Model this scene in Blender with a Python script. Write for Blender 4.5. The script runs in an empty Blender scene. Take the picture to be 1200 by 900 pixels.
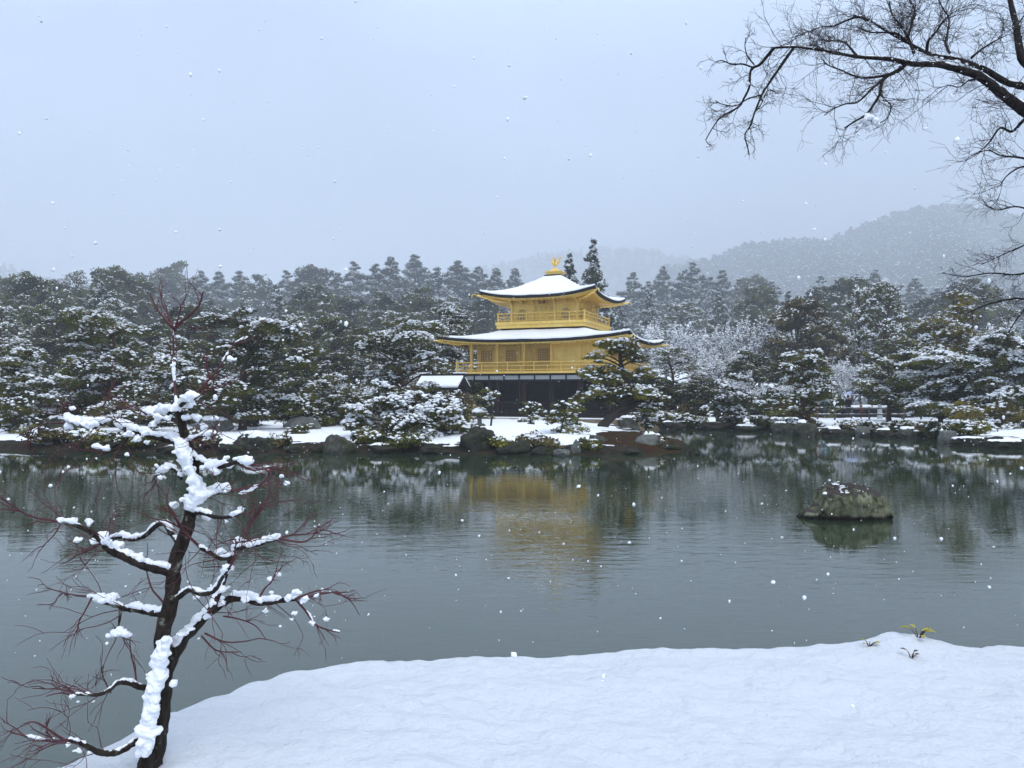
import bpy, bmesh, math, random
import numpy as np
from mathutils import Vector, noise as mnoise

S = bpy.context.scene
COL = S.collection
RNG = np.random.default_rng(7)
random.seed(7)
R = math.radians

# ------------------------------------------------------------------ camera, sky, sun, exposure
H = 2.7            # eye height above the pond
F = 901.0          # focal length in photograph pixels (1200 wide)
HY = 458.0         # horizon row in the photograph
cam = bpy.data.cameras.new("camera")
cam.sensor_width = 36.0
cam.lens = 36.0 * F / 1200.0
cam.shift_y = (HY - 450.0) / 1200.0
cam.clip_start = 0.05
cam.clip_end = 8000.0
camo = bpy.data.objects.new("camera", cam)
COL.objects.link(camo)
camo.location = (0, 0, H)
camo.rotation_euler = (R(90), 0, 0)
S.camera = camo

SUN_EL, SUN_AZ = R(58), R(205)      # high, behind the viewer, fully diffused by the snow cloud
w = bpy.data.worlds.new("World")
S.world = w
w.use_nodes = True
nt = w.node_tree
nt.nodes.clear()
def wn(t, **k):
    n = nt.nodes.new(t)
    for a, b in k.items():
        setattr(n, a, b)
    return n
out = wn('ShaderNodeOutputWorld')
bg = wn('ShaderNodeBackground')
bg.inputs['Strength'].default_value = 0.096
sky = wn('ShaderNodeTexSky', sky_type='NISHITA', sun_disc=False)
sky.sun_elevation = SUN_EL
sky.sun_rotation = SUN_AZ
sky.dust_density = 4.0
tc = wn('ShaderNodeTexCoord')
sep = wn('ShaderNodeSeparateXYZ')
nt.links.new(tc.outputs['Generated'], sep.inputs[0])
ramp = wn('ShaderNodeValToRGB')          # overcast: the zenith is brighter than the horizon
e = ramp.color_ramp.elements
e[0].position = 0.0; e[0].color = (0.37, 0.485, 0.70, 1)
e[1].position = 0.95; e[1].color = (0.66, 0.78, 0.95, 1)
m = ramp.color_ramp.elements.new(0.16); m.color = (0.375, 0.49, 0.715, 1)
m = ramp.color_ramp.elements.new(0.42); m.color = (0.50, 0.63, 0.86, 1)
nt.links.new(sep.outputs['Z'], ramp.inputs['Fac'])
mp = wn('ShaderNodeMapping')
mp.inputs['Scale'].default_value = (1.0, 1.0, 1.7)
mp.inputs['Location'].default_value = (0.35, 0.0, 0.2)
nt.links.new(tc.outputs['Generated'], mp.inputs['Vector'])
nz = wn('ShaderNodeTexNoise')
nz.inputs['Scale'].default_value = 3.0
nz.inputs['Detail'].default_value = 3.5
nz.inputs['Roughness'].default_value = 0.45
nt.links.new(mp.outputs[0], nz.inputs['Vector'])
mr = wn('ShaderNodeMapRange')
mr.inputs['From Min'].default_value = 0.3; mr.inputs['From Max'].default_value = 0.7
mr.inputs['To Min'].default_value = 0.84; mr.inputs['To Max'].default_value = 1.17
nt.links.new(nz.outputs['Fac'], mr.inputs['Value'])
mulc = wn('ShaderNodeVectorMath', operation='SCALE')
nt.links.new(ramp.outputs['Color'], mulc.inputs[0])
mul2 = wn('ShaderNodeMath', operation='MULTIPLY')
mul2.inputs[1].default_value = 10.0
nt.links.new(mr.outputs[0], mul2.inputs[0])
nt.links.new(mul2.outputs[0], mulc.inputs['Scale'])
mix = wn('ShaderNodeMixRGB')
mix.inputs['Fac'].default_value = 0.94
nt.links.new(sky.outputs[0], mix.inputs[1])
nt.links.new(mulc.outputs[0], mix.inputs[2])
nt.links.new(mix.outputs[0], bg.inputs['Color'])
nt.links.new(bg.outputs[0], out.inputs['Surface'])

sl = bpy.data.lights.new("sun", 'SUN')
sl.energy = 1.15
sl.angle = R(40)
sl.color = (1.0, 0.95, 0.86)
so = bpy.data.objects.new("sun", sl)
COL.objects.link(so)
so.rotation_euler = (R(90) - SUN_EL, 0, R(25))
so.location = (0, -10, 40)

S.view_settings.view_transform = 'Standard'
S.view_settings.look = 'None'
S.view_settings.gamma = 1.0
S.view_settings.exposure = 0.72
S.view_settings.use_curve_mapping = False
S.render.engine = 'CYCLES'
cy = S.cycles
cy.use_denoising = True
try:
    cy.denoiser = 'OPENIMAGEDENOISE'
    cy.denoising_input_passes = 'RGB_ALBEDO_NORMAL'
except Exception:
    pass
cy.max_bounces = 5
cy.diffuse_bounces = 2
cy.glossy_bounces = 3
cy.transmission_bounces = 2
cy.volume_bounces = 1
cy.use_adaptive_sampling = True
cy.adaptive_threshold = 0.02

def P(px, py, Y):
    """photograph pixel -> point at depth Y"""
    return np.array([(px - 600.0) / F * Y, Y, H - (py - HY) / F * Y])
def WY(py, z=0.0):
    return (H - z) * F / (py - HY)

# ------------------------------------------------------------------ mesh helpers
class Geo:
    def __init__(self):
        self.V, self.T, self.Q, self.TM, self.QM = [], [], [], [], []
        self.n = 0
    def add(self, V, tri=None, quad=None, mi=0):
        V = np.asarray(V, float).reshape(-1, 3)
        if tri is not None and len(tri):
            t = np.asarray(tri, int).reshape(-1, 3)
            self.T.append(t + self.n); self.TM.append(np.full(len(t), mi))
        if quad is not None and len(quad):
            q = np.asarray(quad, int).reshape(-1, 4)
            self.Q.append(q + self.n); self.QM.append(np.full(len(q), mi))
        self.V.append(V); self.n += len(V)
        return self
    def mesh(self, name, mats, smooth=False):
        me = bpy.data.meshes.new(name)
        V = np.concatenate(self.V) if self.V else np.zeros((0, 3))
        T = np.concatenate(self.T) if self.T else np.zeros((0, 3), int)
        Q = np.concatenate(self.Q) if self.Q else np.zeros((0, 4), int)
        mi = np.concatenate(self.TM + self.QM) if (self.TM or self.QM) else np.zeros(0)
        me.vertices.add(len(V)); me.vertices.foreach_set('co', V.astype(np.float32).ravel())
        nl = len(T) * 3 + len(Q) * 4
        me.loops.add(nl)
        me.loops.foreach_set('vertex_index', np.concatenate([T.ravel(), Q.ravel()]).astype(np.int32))
        me.polygons.add(len(T) + len(Q))
        st = np.concatenate([np.arange(len(T)) * 3, len(T) * 3 + np.arange(len(Q)) * 4]).astype(np.int32)
        me.polygons.foreach_set('loop_start', st)
        me.polygons.foreach_set('material_index', mi.astype(np.int32))
        me.polygons.foreach_set('use_smooth', np.full(len(T) + len(Q), smooth))
        me.update(calc_edges=True)
        me.validate()
        for mt in (mats if isinstance(mats, (list, tuple)) else [mats]):
            me.materials.append(mt)
        return me
    def build(self, name, mats, parent=None, smooth=False):
        o = bpy.data.objects.new(name, self.mesh(name, mats, smooth))
        COL.objects.link(o)
        if parent is not None:
            o.parent = parent
        return o

def tag(o, label, cat, group=None):
    o['label'] = label; o['category'] = cat
    if group: o['group'] = group
    return o
def thing(name, label, cat, loc=(0, 0, 0), rz=0.0, group=None):
    o = bpy.data.objects.new(name, None)
    o.empty_display_size = 0.2
    COL.objects.link(o)
    o.location = loc; o.rotation_euler = (0, 0, rz)
    return tag(o, label, cat, group)
def structure(o, kind='structure'):
    o['kind'] = kind
    return o
def copy_tree(o, parent=None):
    c = o.copy(); COL.objects.link(c)
    if parent is not None: c.parent = parent
    for ch in list(o.children): copy_tree(ch, c)
    return c

def rot2(p, a):
    c, s = math.cos(a), math.sin(a)
    return np.array([p[0] * c - p[1] * s, p[0] * s + p[1] * c, p[2]])

def box(g, lo, hi, mi=0):
    x0, y0, z0 = lo; x1, y1, z1 = hi
    V = [(x0,y0,z0),(x1,y0,z0),(x1,y1,z0),(x0,y1,z0),(x0,y0,z1),(x1,y0,z1),(x1,y1,z1),(x0,y1,z1)]
    Q = [(3,2,1,0),(4,5,6,7),(0,1,5,4),(1,2,6,5),(2,3,7,6),(3,0,4,7)]
    return g.add(V, quad=Q, mi=mi)

def catmull(pts, per=4):
    pts = np.asarray(pts, float)
    if len(pts) < 3: 
        return pts
    p = np.vstack([2*pts[0]-pts[1], pts, 2*pts[-1]-pts[-2]])
    res = []
    for i in range(1, len(p) - 2):
        for k in range(per):
            t = k / per
            a, b, c, d = p[i-1], p[i], p[i+1], p[i+2]
            res.append(0.5*((2*b)+(-a+c)*t+(2*a-5*b+4*c-d)*t*t+(-a+3*b-3*c+d)*t**3))
    res.append(pts[-1])
    return np.array(res)

def tube(g, pts, radii, n=6, mi=0, rough=0.0, rng=None, cap=True):
    pts = np.asarray(pts, float); m = len(pts)
    radii = np.broadcast_to(np.asarray(radii, float), (m,))
    tan = np.gradient(pts, axis=0)
    tan /= (np.linalg.norm(tan, axis=1, keepdims=True) + 1e-9)
    up = np.array([0, 0, 1.0])
    ref = np.where(np.abs(tan[:, 2:3]) > 0.9, np.array([[1.0, 0, 0]]), up[None])
    a = np.cross(tan, ref); a /= (np.linalg.norm(a, axis=1, keepdims=True) + 1e-9)
    for i in range(1, m):      # keep the frame from flipping
        v = a[i-1] - tan[i] * np.dot(a[i-1], tan[i])
        l = np.linalg.norm(v)
        if l > 1e-6: a[i] = v / l
    b = np.cross(tan, a)
    ang = np.linspace(0, 2*np.pi, n, endpoint=False)
    rr = radii[:, None] * np.ones((1, n))
    if rough and rng is not None:
        rr = rr * (1 + rough * rng.normal(0, 1, rr.shape))
    V = pts[:, None, :] + rr[..., None] * (np.cos(ang)[None, :, None] * a[:, None, :] + np.sin(ang)[None, :, None] * b[:, None, :])
    i = np.arange(m - 1)[:, None]; j = np.arange(n)[None, :]
    q = np.stack([i*n + j, i*n + (j+1) % n, (i+1)*n + (j+1) % n, (i+1)*n + j], -1).reshape(-1, 4)
    tri = []
    if cap:
        V2 = np.vstack([V.reshape(-1, 3), pts[0], pts[-1]])
        k0 = m*n
        for jj in range(n):
            tri.append((k0, (jj+1) % n, jj)); tri.append((k0+1, (m-1)*n + jj, (m-1)*n + (jj+1) % n))
        return g.add(V2, tri=tri, quad=q, mi=mi)
    return g.add(V.reshape(-1, 3), quad=q, mi=mi)

def lathe(g, prof, n=12, c=(0, 0, 0), mi=0, sq=False):
    prof = np.asarray(prof, float)
    ang = np.linspace(0, 2*np.pi, n, endpoint=False) + (np.pi/n if sq else 0)
    V = np.stack([prof[:, 0:1]*np.cos(ang)[None], prof[:, 0:1]*np.sin(ang)[None], np.repeat(prof[:, 1:2], n, 1)], -1).reshape(-1, 3) + np.asarray(c)
    m = len(prof)
    i = np.arange(m-1)[:, None]; j = np.arange(n)[None]
    q = np.stack([i*n+j, i*n+(j+1) % n, (i+1)*n+(j+1) % n, (i+1)*n+j], -1).reshape(-1, 4)
    V = np.vstack([V, [c[0], c[1], c[2]+prof[0, 1]], [c[0], c[1], c[2]+prof[-1, 1]]])
    tri = []
    for jj in range(n):
        tri.append((m*n, (jj+1) % n, jj)); tri.append((m*n+1, (m-1)*n+jj, (m-1)*n+(jj+1) % n))
    return g.add(V, tri=tri, quad=q, mi=mi)

def unit(v):
    return v / (np.linalg.norm(v, axis=-1, keepdims=True) + 1e-9)

def needles(g, C, size, n, width, up, rng, mi=0, out_from=None):
    """bundles of needles: n thin blades at each centre"""
    C = np.repeat(np.asarray(C, float), n, 0); N = len(C)
    if N == 0: return
    d = rng.normal(0, 1, (N, 3)); d[:, 2] = d[:, 2]*0.7 + up
    if out_from is not None:
        d += 0.8 * np.repeat(unit(out_from), n, 0)
    d = unit(d)
    L = np.repeat(np.broadcast_to(size, (N//n,)), n) * rng.uniform(0.6, 1.25, N)
    p = unit(np.cross(d, rng.normal(0, 1, (N, 3)))) * (width * rng.uniform(0.7, 1.3, N))[:, None] * 0.5
    c0 = C - d * (L*0.25)[:, None]
    V = np.stack([c0 - p*0.6, c0 + p*0.6, C + d*(L*0.55)[:, None] + p, C + d*(L*0.8)[:, None]], 1).reshape(-1, 3)
    q = np.arange(N*4).reshape(-1, 4)
    g.add(V, quad=q, mi=mi)

def leaves(g, C, size, n, rng, mi=0, flat=0.0, spread=1.0):
    C = np.repeat(np.asarray(C, float), n, 0); N = len(C)
    if N == 0: return
    s = size * rng.uniform(0.6, 1.3, N)
    C = C + rng.normal(0, 1, (N, 3)) * size * spread
    nrm = rng.normal(0, 1, (N, 3)); nrm[:, 2] += flat
    nrm = unit(nrm)
    a = unit(np.cross(nrm, rng.normal(0, 1, (N, 3)))); b = np.cross(nrm, a)
    a = a * s[:, None]; b = b * (s*0.55)[:, None]
    V = np.stack([C - a, C + b*0.9 - a*0.1, C + a, C - b*0.9 - a*0.1], 1).reshape(-1, 3)
    g.add(V, quad=np.arange(N*4).reshape(-1, 4), mi=mi)

OCT_V = np.array([(1,0,0),(0,1,0),(-1,0,0),(0,-1,0),(0,0,1),(0,0,-0.5)], float)
OCT_T = np.array([(0,1,4),(1,2,4),(2,3,4),(3,0,4),(1,0,5),(2,1,5),(3,2,5),(0,3,5)])
def _ico(sub):
    bm = bmesh.new(); bmesh.ops.create_icosphere(bm, subdivisions=sub, radius=1.0)
    V = np.array([v.co[:] for v in bm.verts]); T = np.array([[v.index for v in f.verts] for f in bm.faces])
    bm.free(); return V, T
ICO1 = _ico(1)
ICO2 = _ico(2)
def lumps(g, C, rx, rz, rng, mi=0, base=(OCT_V, OCT_T), jit=0.22):
    """many small irregular lumps (snow clods, flakes)"""
    C = np.asarray(C, float).reshape(-1, 3); N = len(C)
    if N == 0: return
    bV, bT = base
    rx = np.broadcast_to(rx, (N,)); rz = np.broadcast_to(rz, (N,))
    a = rng.uniform(0, 2*np.pi, N); ca, sa = np.cos(a), np.sin(a)
    V = bV[None] * (1 + rng.normal(0, jit, (N, len(bV), 1)))
    el = rng.uniform(0.65, 1.4, N)
    x = V[..., 0]*(rx*el)[:, None]; y = V[..., 1]*(rx/el)[:, None]; z = V[..., 2]*rz[:, None]
    W = np.stack([x*ca[:, None]-y*sa[:, None], x*sa[:, None]+y*ca[:, None], z], -1) + C[:, None]
    T = (bT[None] + (np.arange(N)*len(bV))[:, None, None]).reshape(-1, 3)
    g.add(W.reshape(-1, 3), tri=T, mi=mi)

def fbm(x, y, z=0.0, oct=4):
    v = 0; a = 1; f = 1; t = 0
    for _ in range(oct):
        v += a*mnoise.noise((x*f, y*f, z*f+3.1)); t += a; a *= 0.5; f *= 2.03
    return v / t

# ------------------------------------------------------------------ materials
def mat(name, col=(0.5, 0.5, 0.5), rough=0.8, spec=0.2, metallic=0.0):
    m = bpy.data.materials.new(name); m.use_nodes = True
    b = m.node_tree.nodes['Principled BSDF']
    b.inputs['Base Color'].default_value = (*col, 1)
    b.inputs['Roughness'].default_value = rough
    b.inputs['Specular IOR Level'].default_value = spec
    b.inputs['Metallic'].default_value = metallic
    return m
class NB:
    def __init__(s, m):
        s.t = m.node_tree; s.b = s.t.nodes['Principled BSDF']
    def n(s, t, **k):
        x = s.t.nodes.new(t)
        for a, v in k.items(): setattr(x, a, v)
        return x
    def l(s, a, b): s.t.links.new(a, b)
    def coord(s, scale=(1, 1, 1), kind='Object'):
        c = s.n('ShaderNodeTexCoord'); mpn = s.n('ShaderNodeMapping')
        mpn.inputs['Scale'].default_value = scale
        s.l(c.outputs[kind], mpn.inputs['Vector']); return mpn.outputs[0]
    def noise(s, vec, scale, detail=4, rough=0.5):
        x = s.n('ShaderNodeTexNoise'); x.inputs['Scale'].default_value = scale
        x.inputs['Detail'].default_value = detail; x.inputs['Roughness'].default_value = rough
        if vec is not None: s.l(vec, x.inputs['Vector'])
        return x.outputs['Fac']
    def ramp(s, fac, stops):
        x = s.n('ShaderNodeValToRGB'); el = x.color_ramp.elements
        el[0].position, el[0].color = stops[0][0], (*stops[0][1], 1)
        el[1].position, el[1].color = stops[-1][0], (*stops[-1][1], 1)
        for p, c in stops[1:-1]:
            q = el.new(p); q.color = (*c, 1)
        s.l(fac, x.inputs['Fac']); return x.outputs['Color']
    def mix(s, fac, a, b, mode='MIX'):
        x = s.n('ShaderNodeMixRGB', blend_type=mode)
        for i, v in ((0, fac), (1, a), (2, b)):
            if hasattr(v, 'links'): s.l(v, x.inputs[i])
            elif isinstance(v, (int, float)): x.inputs[i].default_value = v
            else: x.inputs[i].default_value = (*v, 1)
        return x.outputs[0]
    def math(s, op, a, b=0.0):
        x = s.n('ShaderNodeMath', operation=op)
        for i, v in ((0, a), (1, b)):
            if hasattr(v, 'links'): s.l(v, x.inputs[i])
            else: x.inputs[i].default_value = v
        return x.outputs[0]
    def bump(s, h, strength=0.3, dist=0.02):
        x = s.n('ShaderNodeBump'); x.inputs['Strength'].default_value = strength
        x.inputs['Distance'].default_value = dist
        s.l(h, x.inputs['Height']); s.l(x.outputs[0], s.b.inputs['Normal'])
        return x
    def col(s, c): s.l(c, s.b.inputs['Base Color'])

def foliage(name, dark, light, scale=0.6, hue=0.12, rough=0.75):
    m = mat(name, dark, rough, 0.15); b = NB(m)
    v = b.coord((1, 1, 1))
    c = b.ramp(b.noise(v, scale, 3), [(0.35, dark), (0.68, light)])
    oi = b.n('ShaderNodeObjectInfo')
    hs = b.n('ShaderNodeHueSaturation')
    vr = b.n('ShaderNodeMapRange'); vr.inputs['To Min'].default_value = 0.75; vr.inputs['To Max'].default_value = 1.3
    b.l(oi.outputs['Random'], vr.inputs['Value']); b.l(vr.outputs[0], hs.inputs['Value'])
    b.l(c, hs.inputs['Color']); b.col(hs.outputs['Color'])
    return m

M = {}
M['pine'] = foliage('pine_needles', (0.015, 0.018, 0.005), (0.160, 0.160, 0.030), 0.9)
M['pine_olive'] = foliage('olive_needles', (0.036, 0.032, 0.006), (0.282, 0.229, 0.043), 0.8)
M['pine_green'] = foliage('fresh_needles', (0.021, 0.024, 0.005), (0.229, 0.221, 0.033), 0.9)
M['cedar'] = foliage('cedar_needles', (0.019, 0.028, 0.018), (0.084, 0.104, 0.059), 0.3)
M['leaf'] = foliage('evergreen_leaves', (0.011, 0.015, 0.006), (0.120, 0.128, 0.040), 0.5, rough=0.6)
M['leaf_brown'] = foliage('bronze_leaves', (0.030, 0.025, 0.010), (0.206, 0.165, 0.065), 0.5)
M['shrub'] = foliage('shrub_leaves', (0.022, 0.025, 0.006), (0.229, 0.213, 0.054), 1.5)

def bark(name, a, b2, scale=6.0):
    m = mat(name, a, 0.9, 0.1); b = NB(m)
    v = b.coord((1, 1, 0.35))
    n1 = b.noise(v, scale*4, 6, 0.65)
    b.col(b.ramp(n1, [(0.35, a), (0.7, b2)]))
    b.bump(n1, 0.6, 0.03)
    return m
M['bark'] = bark('dark_bark', (0.022, 0.018, 0.015), (0.07, 0.058, 0.048))
M['bark_red'] = bark('red_pine_bark', (0.04, 0.020, 0.014), (0.13, 0.062, 0.042))
M['bark_grey'] = bark('grey_bark', (0.05, 0.045, 0.042), (0.13, 0.12, 0.11))

def snow_mat(name, col=(0.86, 0.88, 0.90), bumps=((60, 0.12, 0.01), )):
    m = mat(name, col, 0.65, 0.15); b = NB(m)
    v = b.coord()
    if bumps:
        s_, st, di = bumps[0]
        n1 = b.noise(v, s_, 5, 0.6)
        b.bump(n1, st, di)
    return m
M['snow'] = snow_mat('settled_snow')
M['snow_tree'] = snow_mat('clinging_snow', (0.90, 0.92, 0.94), None)

# near snow bank: granular, wind-softened
m = snow_mat('bank_snow', (0.575, 0.605, 0.655), None); b = NB(m); v = b.coord()
n1 = b.noise(v, 9, 6, 0.55); n2 = b.noise(v, 90, 4, 0.6)
hsum = b.math('ADD', n1, b.math('MULTIPLY', n2, 0.10))
b.bump(hsum, 0.9, 0.05)
b.b.inputs['Subsurface Weight'].default_value = 0.15
b.b.inputs['Subsurface Radius'].default_value = (0.02, 0.025, 0.03)
b.b.inputs['Subsurface Scale'].default_value = 0.5
M['bank'] = m

# ground: snow where it lies, bare brown moss and soil at the low edge
m = mat('snowy_ground', (0.8, 0.8, 0.8), 0.9, 0.1); b = NB(m); v = b.coord()
geo = b.n('ShaderNodeNewGeometry'); sp = b.n('ShaderNodeSeparateXYZ'); b.l(geo.outputs['Position'], sp.inputs[0])
nn = b.noise(v, 0.9, 5, 0.6)
zf = b.math('ADD', sp.outputs['Z'], b.math('MULTIPLY', b.math('SUBTRACT', nn, 0.5), 0.55))
soil = b.ramp(b.noise(v, 3.0, 5, 0.6), [(0.35, (0.010, 0.009, 0.007)), (0.6, (0.032, 0.023, 0.014)), (0.75, (0.030, 0.036, 0.013))])
snf = b.math('GREATER_THAN', zf, 0.34)
b.col(b.mix(snf, soil, (0.84, 0.86, 0.89)))
b.bump(b.noise(v, 4, 5, 0.6), 0.5, 0.08)
M['ground'] = m
m = mat('moss_and_soil', (0.06, 0.03, 0.02), 0.95, 0.05); b = NB(m); v = b.coord()
b.col(b.ramp(b.noise(v, 1.3, 7, 0.65), [(0.32, (0.035, 0.022, 0.012)), (0.5, (0.038, 0.018, 0.009)), (0.62, (0.034, 0.030, 0.009)), (0.78, (0.062, 0.045, 0.015))]))
b.bump(b.noise(v, 9, 5, 0.7), 0.8, 0.05)
M['moss'] = m

def stone(name, a, b2, moss, mossamt=0.5, scale=3.0):
    m = mat(name, a, 0.9, 0.15); b = NB(m); v = b.coord()
    n1 = b.noise(v, scale, 8, 0.65)
    base = b.ramp(n1, [(0.32, a), (0.7, b2)])
    n2 = b.noise(b.coord((1, 1, 0.6)), scale*0.7, 6, 0.7)
    fac = b.ramp(n2, [(0.5-0.12*mossamt, (0, 0, 0)), (0.66-0.12*mossamt, (1, 1, 1))])
    b.col(b.mix(fac, base, moss))
    b.bump(b.noise(v, scale*3, 8, 0.7), 0.7, 0.06)
    return m
M['rock'] = stone('grey_rock', (0.022, 0.022, 0.021), (0.13, 0.128, 0.12), (0.045, 0.052, 0.028), 0.6, 4.5)
M['rock_dark'] = stone('dark_rock', (0.012, 0.011, 0.011), (0.055, 0.050, 0.046), (0.030, 0.034, 0.016), 0.6, 5.0)
M['rock_pale'] = stone('pale_rock', (0.08, 0.085, 0.082), (0.20, 0.205, 0.195), (0.10, 0.11, 0.085), 0.3)

# gold leaf
m = mat('gold_leaf', (0.80, 0.47, 0.10), 0.38, 0.5, 0.28); b = NB(m)
n1 = b.noise(b.coord((1, 1, 1)), 1.6, 5, 0.6)
sepz = b.n('ShaderNodeSeparateXYZ'); co_ = b.n('ShaderNodeTexCoord'); b.l(co_.outputs['Object'], sepz.inputs[0])
zz = b.math('FRACT', b.math('MULTIPLY', sepz.outputs['Z'], 2.6))
xx = b.math('FRACT', b.math('MULTIPLY', b.math('ADD', sepz.outputs['X'], 20.0), 0.47))
seam = b.math('MAXIMUM', b.math('LESS_THAN', zz, 0.045), b.math('LESS_THAN', xx, 0.018))
gc = b.ramp(n1, [(0.3, (0.80, 0.50, 0.095)), (0.7, (0.94, 0.67, 0.18))])
b.col(b.mix(b.math('MULTIPLY', seam, 0.45), gc, (0.48, 0.29, 0.08)))
M['gold_panel'] = m
m = mat('gold_leaf_plain', (0.80, 0.48, 0.10), 0.38, 0.5, 0.28); b = NB(m)
b.col(b.ramp(b.noise(b.coord(), 2.3, 5, 0.6), [(0.3, (0.82, 0.52, 0.10)), (0.7, (0.94, 0.67, 0.18))]))
M['gold'] = m
M['lattice'] = mat('lattice_backing', (0.42, 0.28, 0.12), 0.7, 0.2)  # dull ochre-brown panel behind the lattice bars
M['window_tan'] = mat('tan_window_panel', (0.36, 0.29, 0.17), 0.7, 0.2)  # flat grey-tan panel filling the arched windows
m = mat('dark_wood', (0.018, 0.012, 0.010), 0.7, 0.2); b = NB(m)
b.col(b.ramp(b.noise(b.coord((1, 1, 0.2)), 5, 5, 0.6), [(0.35, (0.005, 0.004, 0.004)), (0.7, (0.016, 0.011, 0.009))]))
M['wood'] = m
M['wood_red'] = mat('red_brown_wood', (0.045, 0.018, 0.014), 0.7, 0.2)
M['plaster'] = mat('white_plaster', (0.42, 0.43, 0.44), 0.9, 0.1)
m = mat('bark_shingle', (0.016, 0.014, 0.014), 0.9, 0.1); b = NB(m)
b.col(b.ramp(b.noise(b.coord((1, 1, 12)), 3, 4), [(0.3, (0.010, 0.009, 0.010)), (0.7, (0.028, 0.024, 0.022))]))
M['shingle'] = m
M['plaque'] = mat('plaque_brown', (0.16, 0.055, 0.03), 0.6, 0.2)
m = mat('tan_stone', (0.25, 0.2, 0.13), 0.9, 0.1); b = NB(m)
b.col(b.ramp(b.noise(b.coord(), 1.5, 5), [(0.3, (0.20, 0.155, 0.10)), (0.7, (0.33, 0.27, 0.18))]))
M['tan'] = m
m = mat('weathered_rail', (0.12, 0.11, 0.10), 0.9, 0.1); b = NB(m)
b.col(b.ramp(b.noise(b.coord((0.3, 1, 1)), 6, 5), [(0.3, (0.05, 0.045, 0.04)), (0.7, (0.17, 0.15, 0.13))]))
M['rail'] = m

# pond water: murky grey-green, wind ripples in patches
m = mat('pond_water', (0.026, 0.041, 0.023), 0.02, 0.5); b = NB(m)
b.b.inputs['IOR'].default_value = 1.85
v = b.coord((0.55, 1.5, 1))
v2 = b.coord((0.9, 2.6, 1))
rip = b.noise(v, 2.2, 3, 0.5)
fine = b.noise(v2, 4.4, 2, 0.5)
patch = b.ramp(b.noise(b.coord((0.06, 0.13, 1)), 1.0, 2, 0.5), [(0.40, (0.25, 0.25, 0.25)), (0.60, (1, 1, 1))])
hgt = b.math('ADD', rip, b.math('MULTIPLY', fine, 0.42))
gp = b.n('ShaderNodeNewGeometry'); gy = b.n('ShaderNodeSeparateXYZ'); b.l(gp.outputs['Position'], gy.inputs[0])
lane = b.ramp(b.math('MULTIPLY', b.math('ADD', gy.outputs['Y'], b.math('MULTIPLY', b.noise(b.coord((0.05, 0.1, 1)), 1.0, 2), 8.0)), 0.02), [(0.18, (0.45, 0.45, 0.45)), (0.30, (1, 1, 1)), (0.42, (1, 1, 1)), (0.62, (0.25, 0.25, 0.25))])
hgt = b.math('MULTIPLY', b.math('MULTIPLY', hgt, patch), lane)
b.bump(hgt, 1.0, 0.0078)
M['water'] = m

# ------------------------------------------------------------------ ground sheet, pond, hills, haze
def sd_poly(X, Y, poly):
    """signed distance, positive inside"""
    poly = np.asarray(poly, float); n = len(poly)
    d = np.full(X.shape, 1e9); inside = np.zeros(X.shape, bool)
    for i in range(n):
        ax, ay = poly[i]; bx, by = poly[(i+1) % n]
        ex, ey = bx-ax, by-ay
        t = np.clip(((X-ax)*ex + (Y-ay)*ey)/(ex*ex+ey*ey+1e-12), 0, 1)
        d = np.minimum(d, np.hypot(X-ax-t*ex, Y-ay-t*ey))
        c = ((ay > Y) != (by > Y)) & (X < (bx-ax)*(Y-ay)/(by-ay+1e-12)+ax)
        inside ^= c
    return np.where(inside, d, -d)
def sm(x, a, b_):
    t = np.clip((x-a)/(b_-a), 0, 1); return t*t*(3-2*t)
def shore(pxs):
    return [((px-600)/F*WY(py), WY(py)) for px, py in pxs]
POLY_A = shore([(-700,521),(-300,523),(0,527),(100,529),(240,531),(330,529.5),(430,530.5),(520,532),(600,532.5),(690,533),(750,531),(785,527.5),(803,523),(785,517),(755,509),(725,502),(690,498.5)]) + [(6, 64), (4, 6000), (-9000, 6000), (-9000, 60)]
POLY_B = shore([(600,496),(640,496.3),(720,498),(780,501),(850,501.5),(900,504),(960,508.5),(1010,510),(1060,511.5),(1100,515),(1150,520.5),(1200,524),(1400,530),(1800,535)]) + [(9000, 60), (9000, 6000), (0, 6000)]
def ground_h(X, Y):
    X = np.asarray(X, float); Y = np.asarray(Y, float)
    dA = sd_poly(X, Y, POLY_A); dB = sd_poly(X, Y, POLY_B)
    hA = 0.30*sm(dA, -0.1, 0.7) + 0.25*sm(dA, 0.6, 4.0) 
    hB = 0.30*sm(dB, -0.1, 0.7) + 0.30*sm(dB, 0.6, 5.0)
    h = np.maximum(hA, hB)
    d = np.maximum(dA, dB)
    mound = 0.35*np.exp(-(((X-1.2)/4.5)**2 + ((Y-40.5)/3.2)**2))
    h = h + mound*sm(d, 0.3, 2.5)
    h = np.where(d < 0, -0.75*sm(-d, 0.0, 1.0), h)
    return h + np.maximum(0, Y-68)*0.068*sm(Y, 66, 90)
def gz(x, y):
    return float(ground_h(np.array([x]), np.array([y]))[0])

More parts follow.
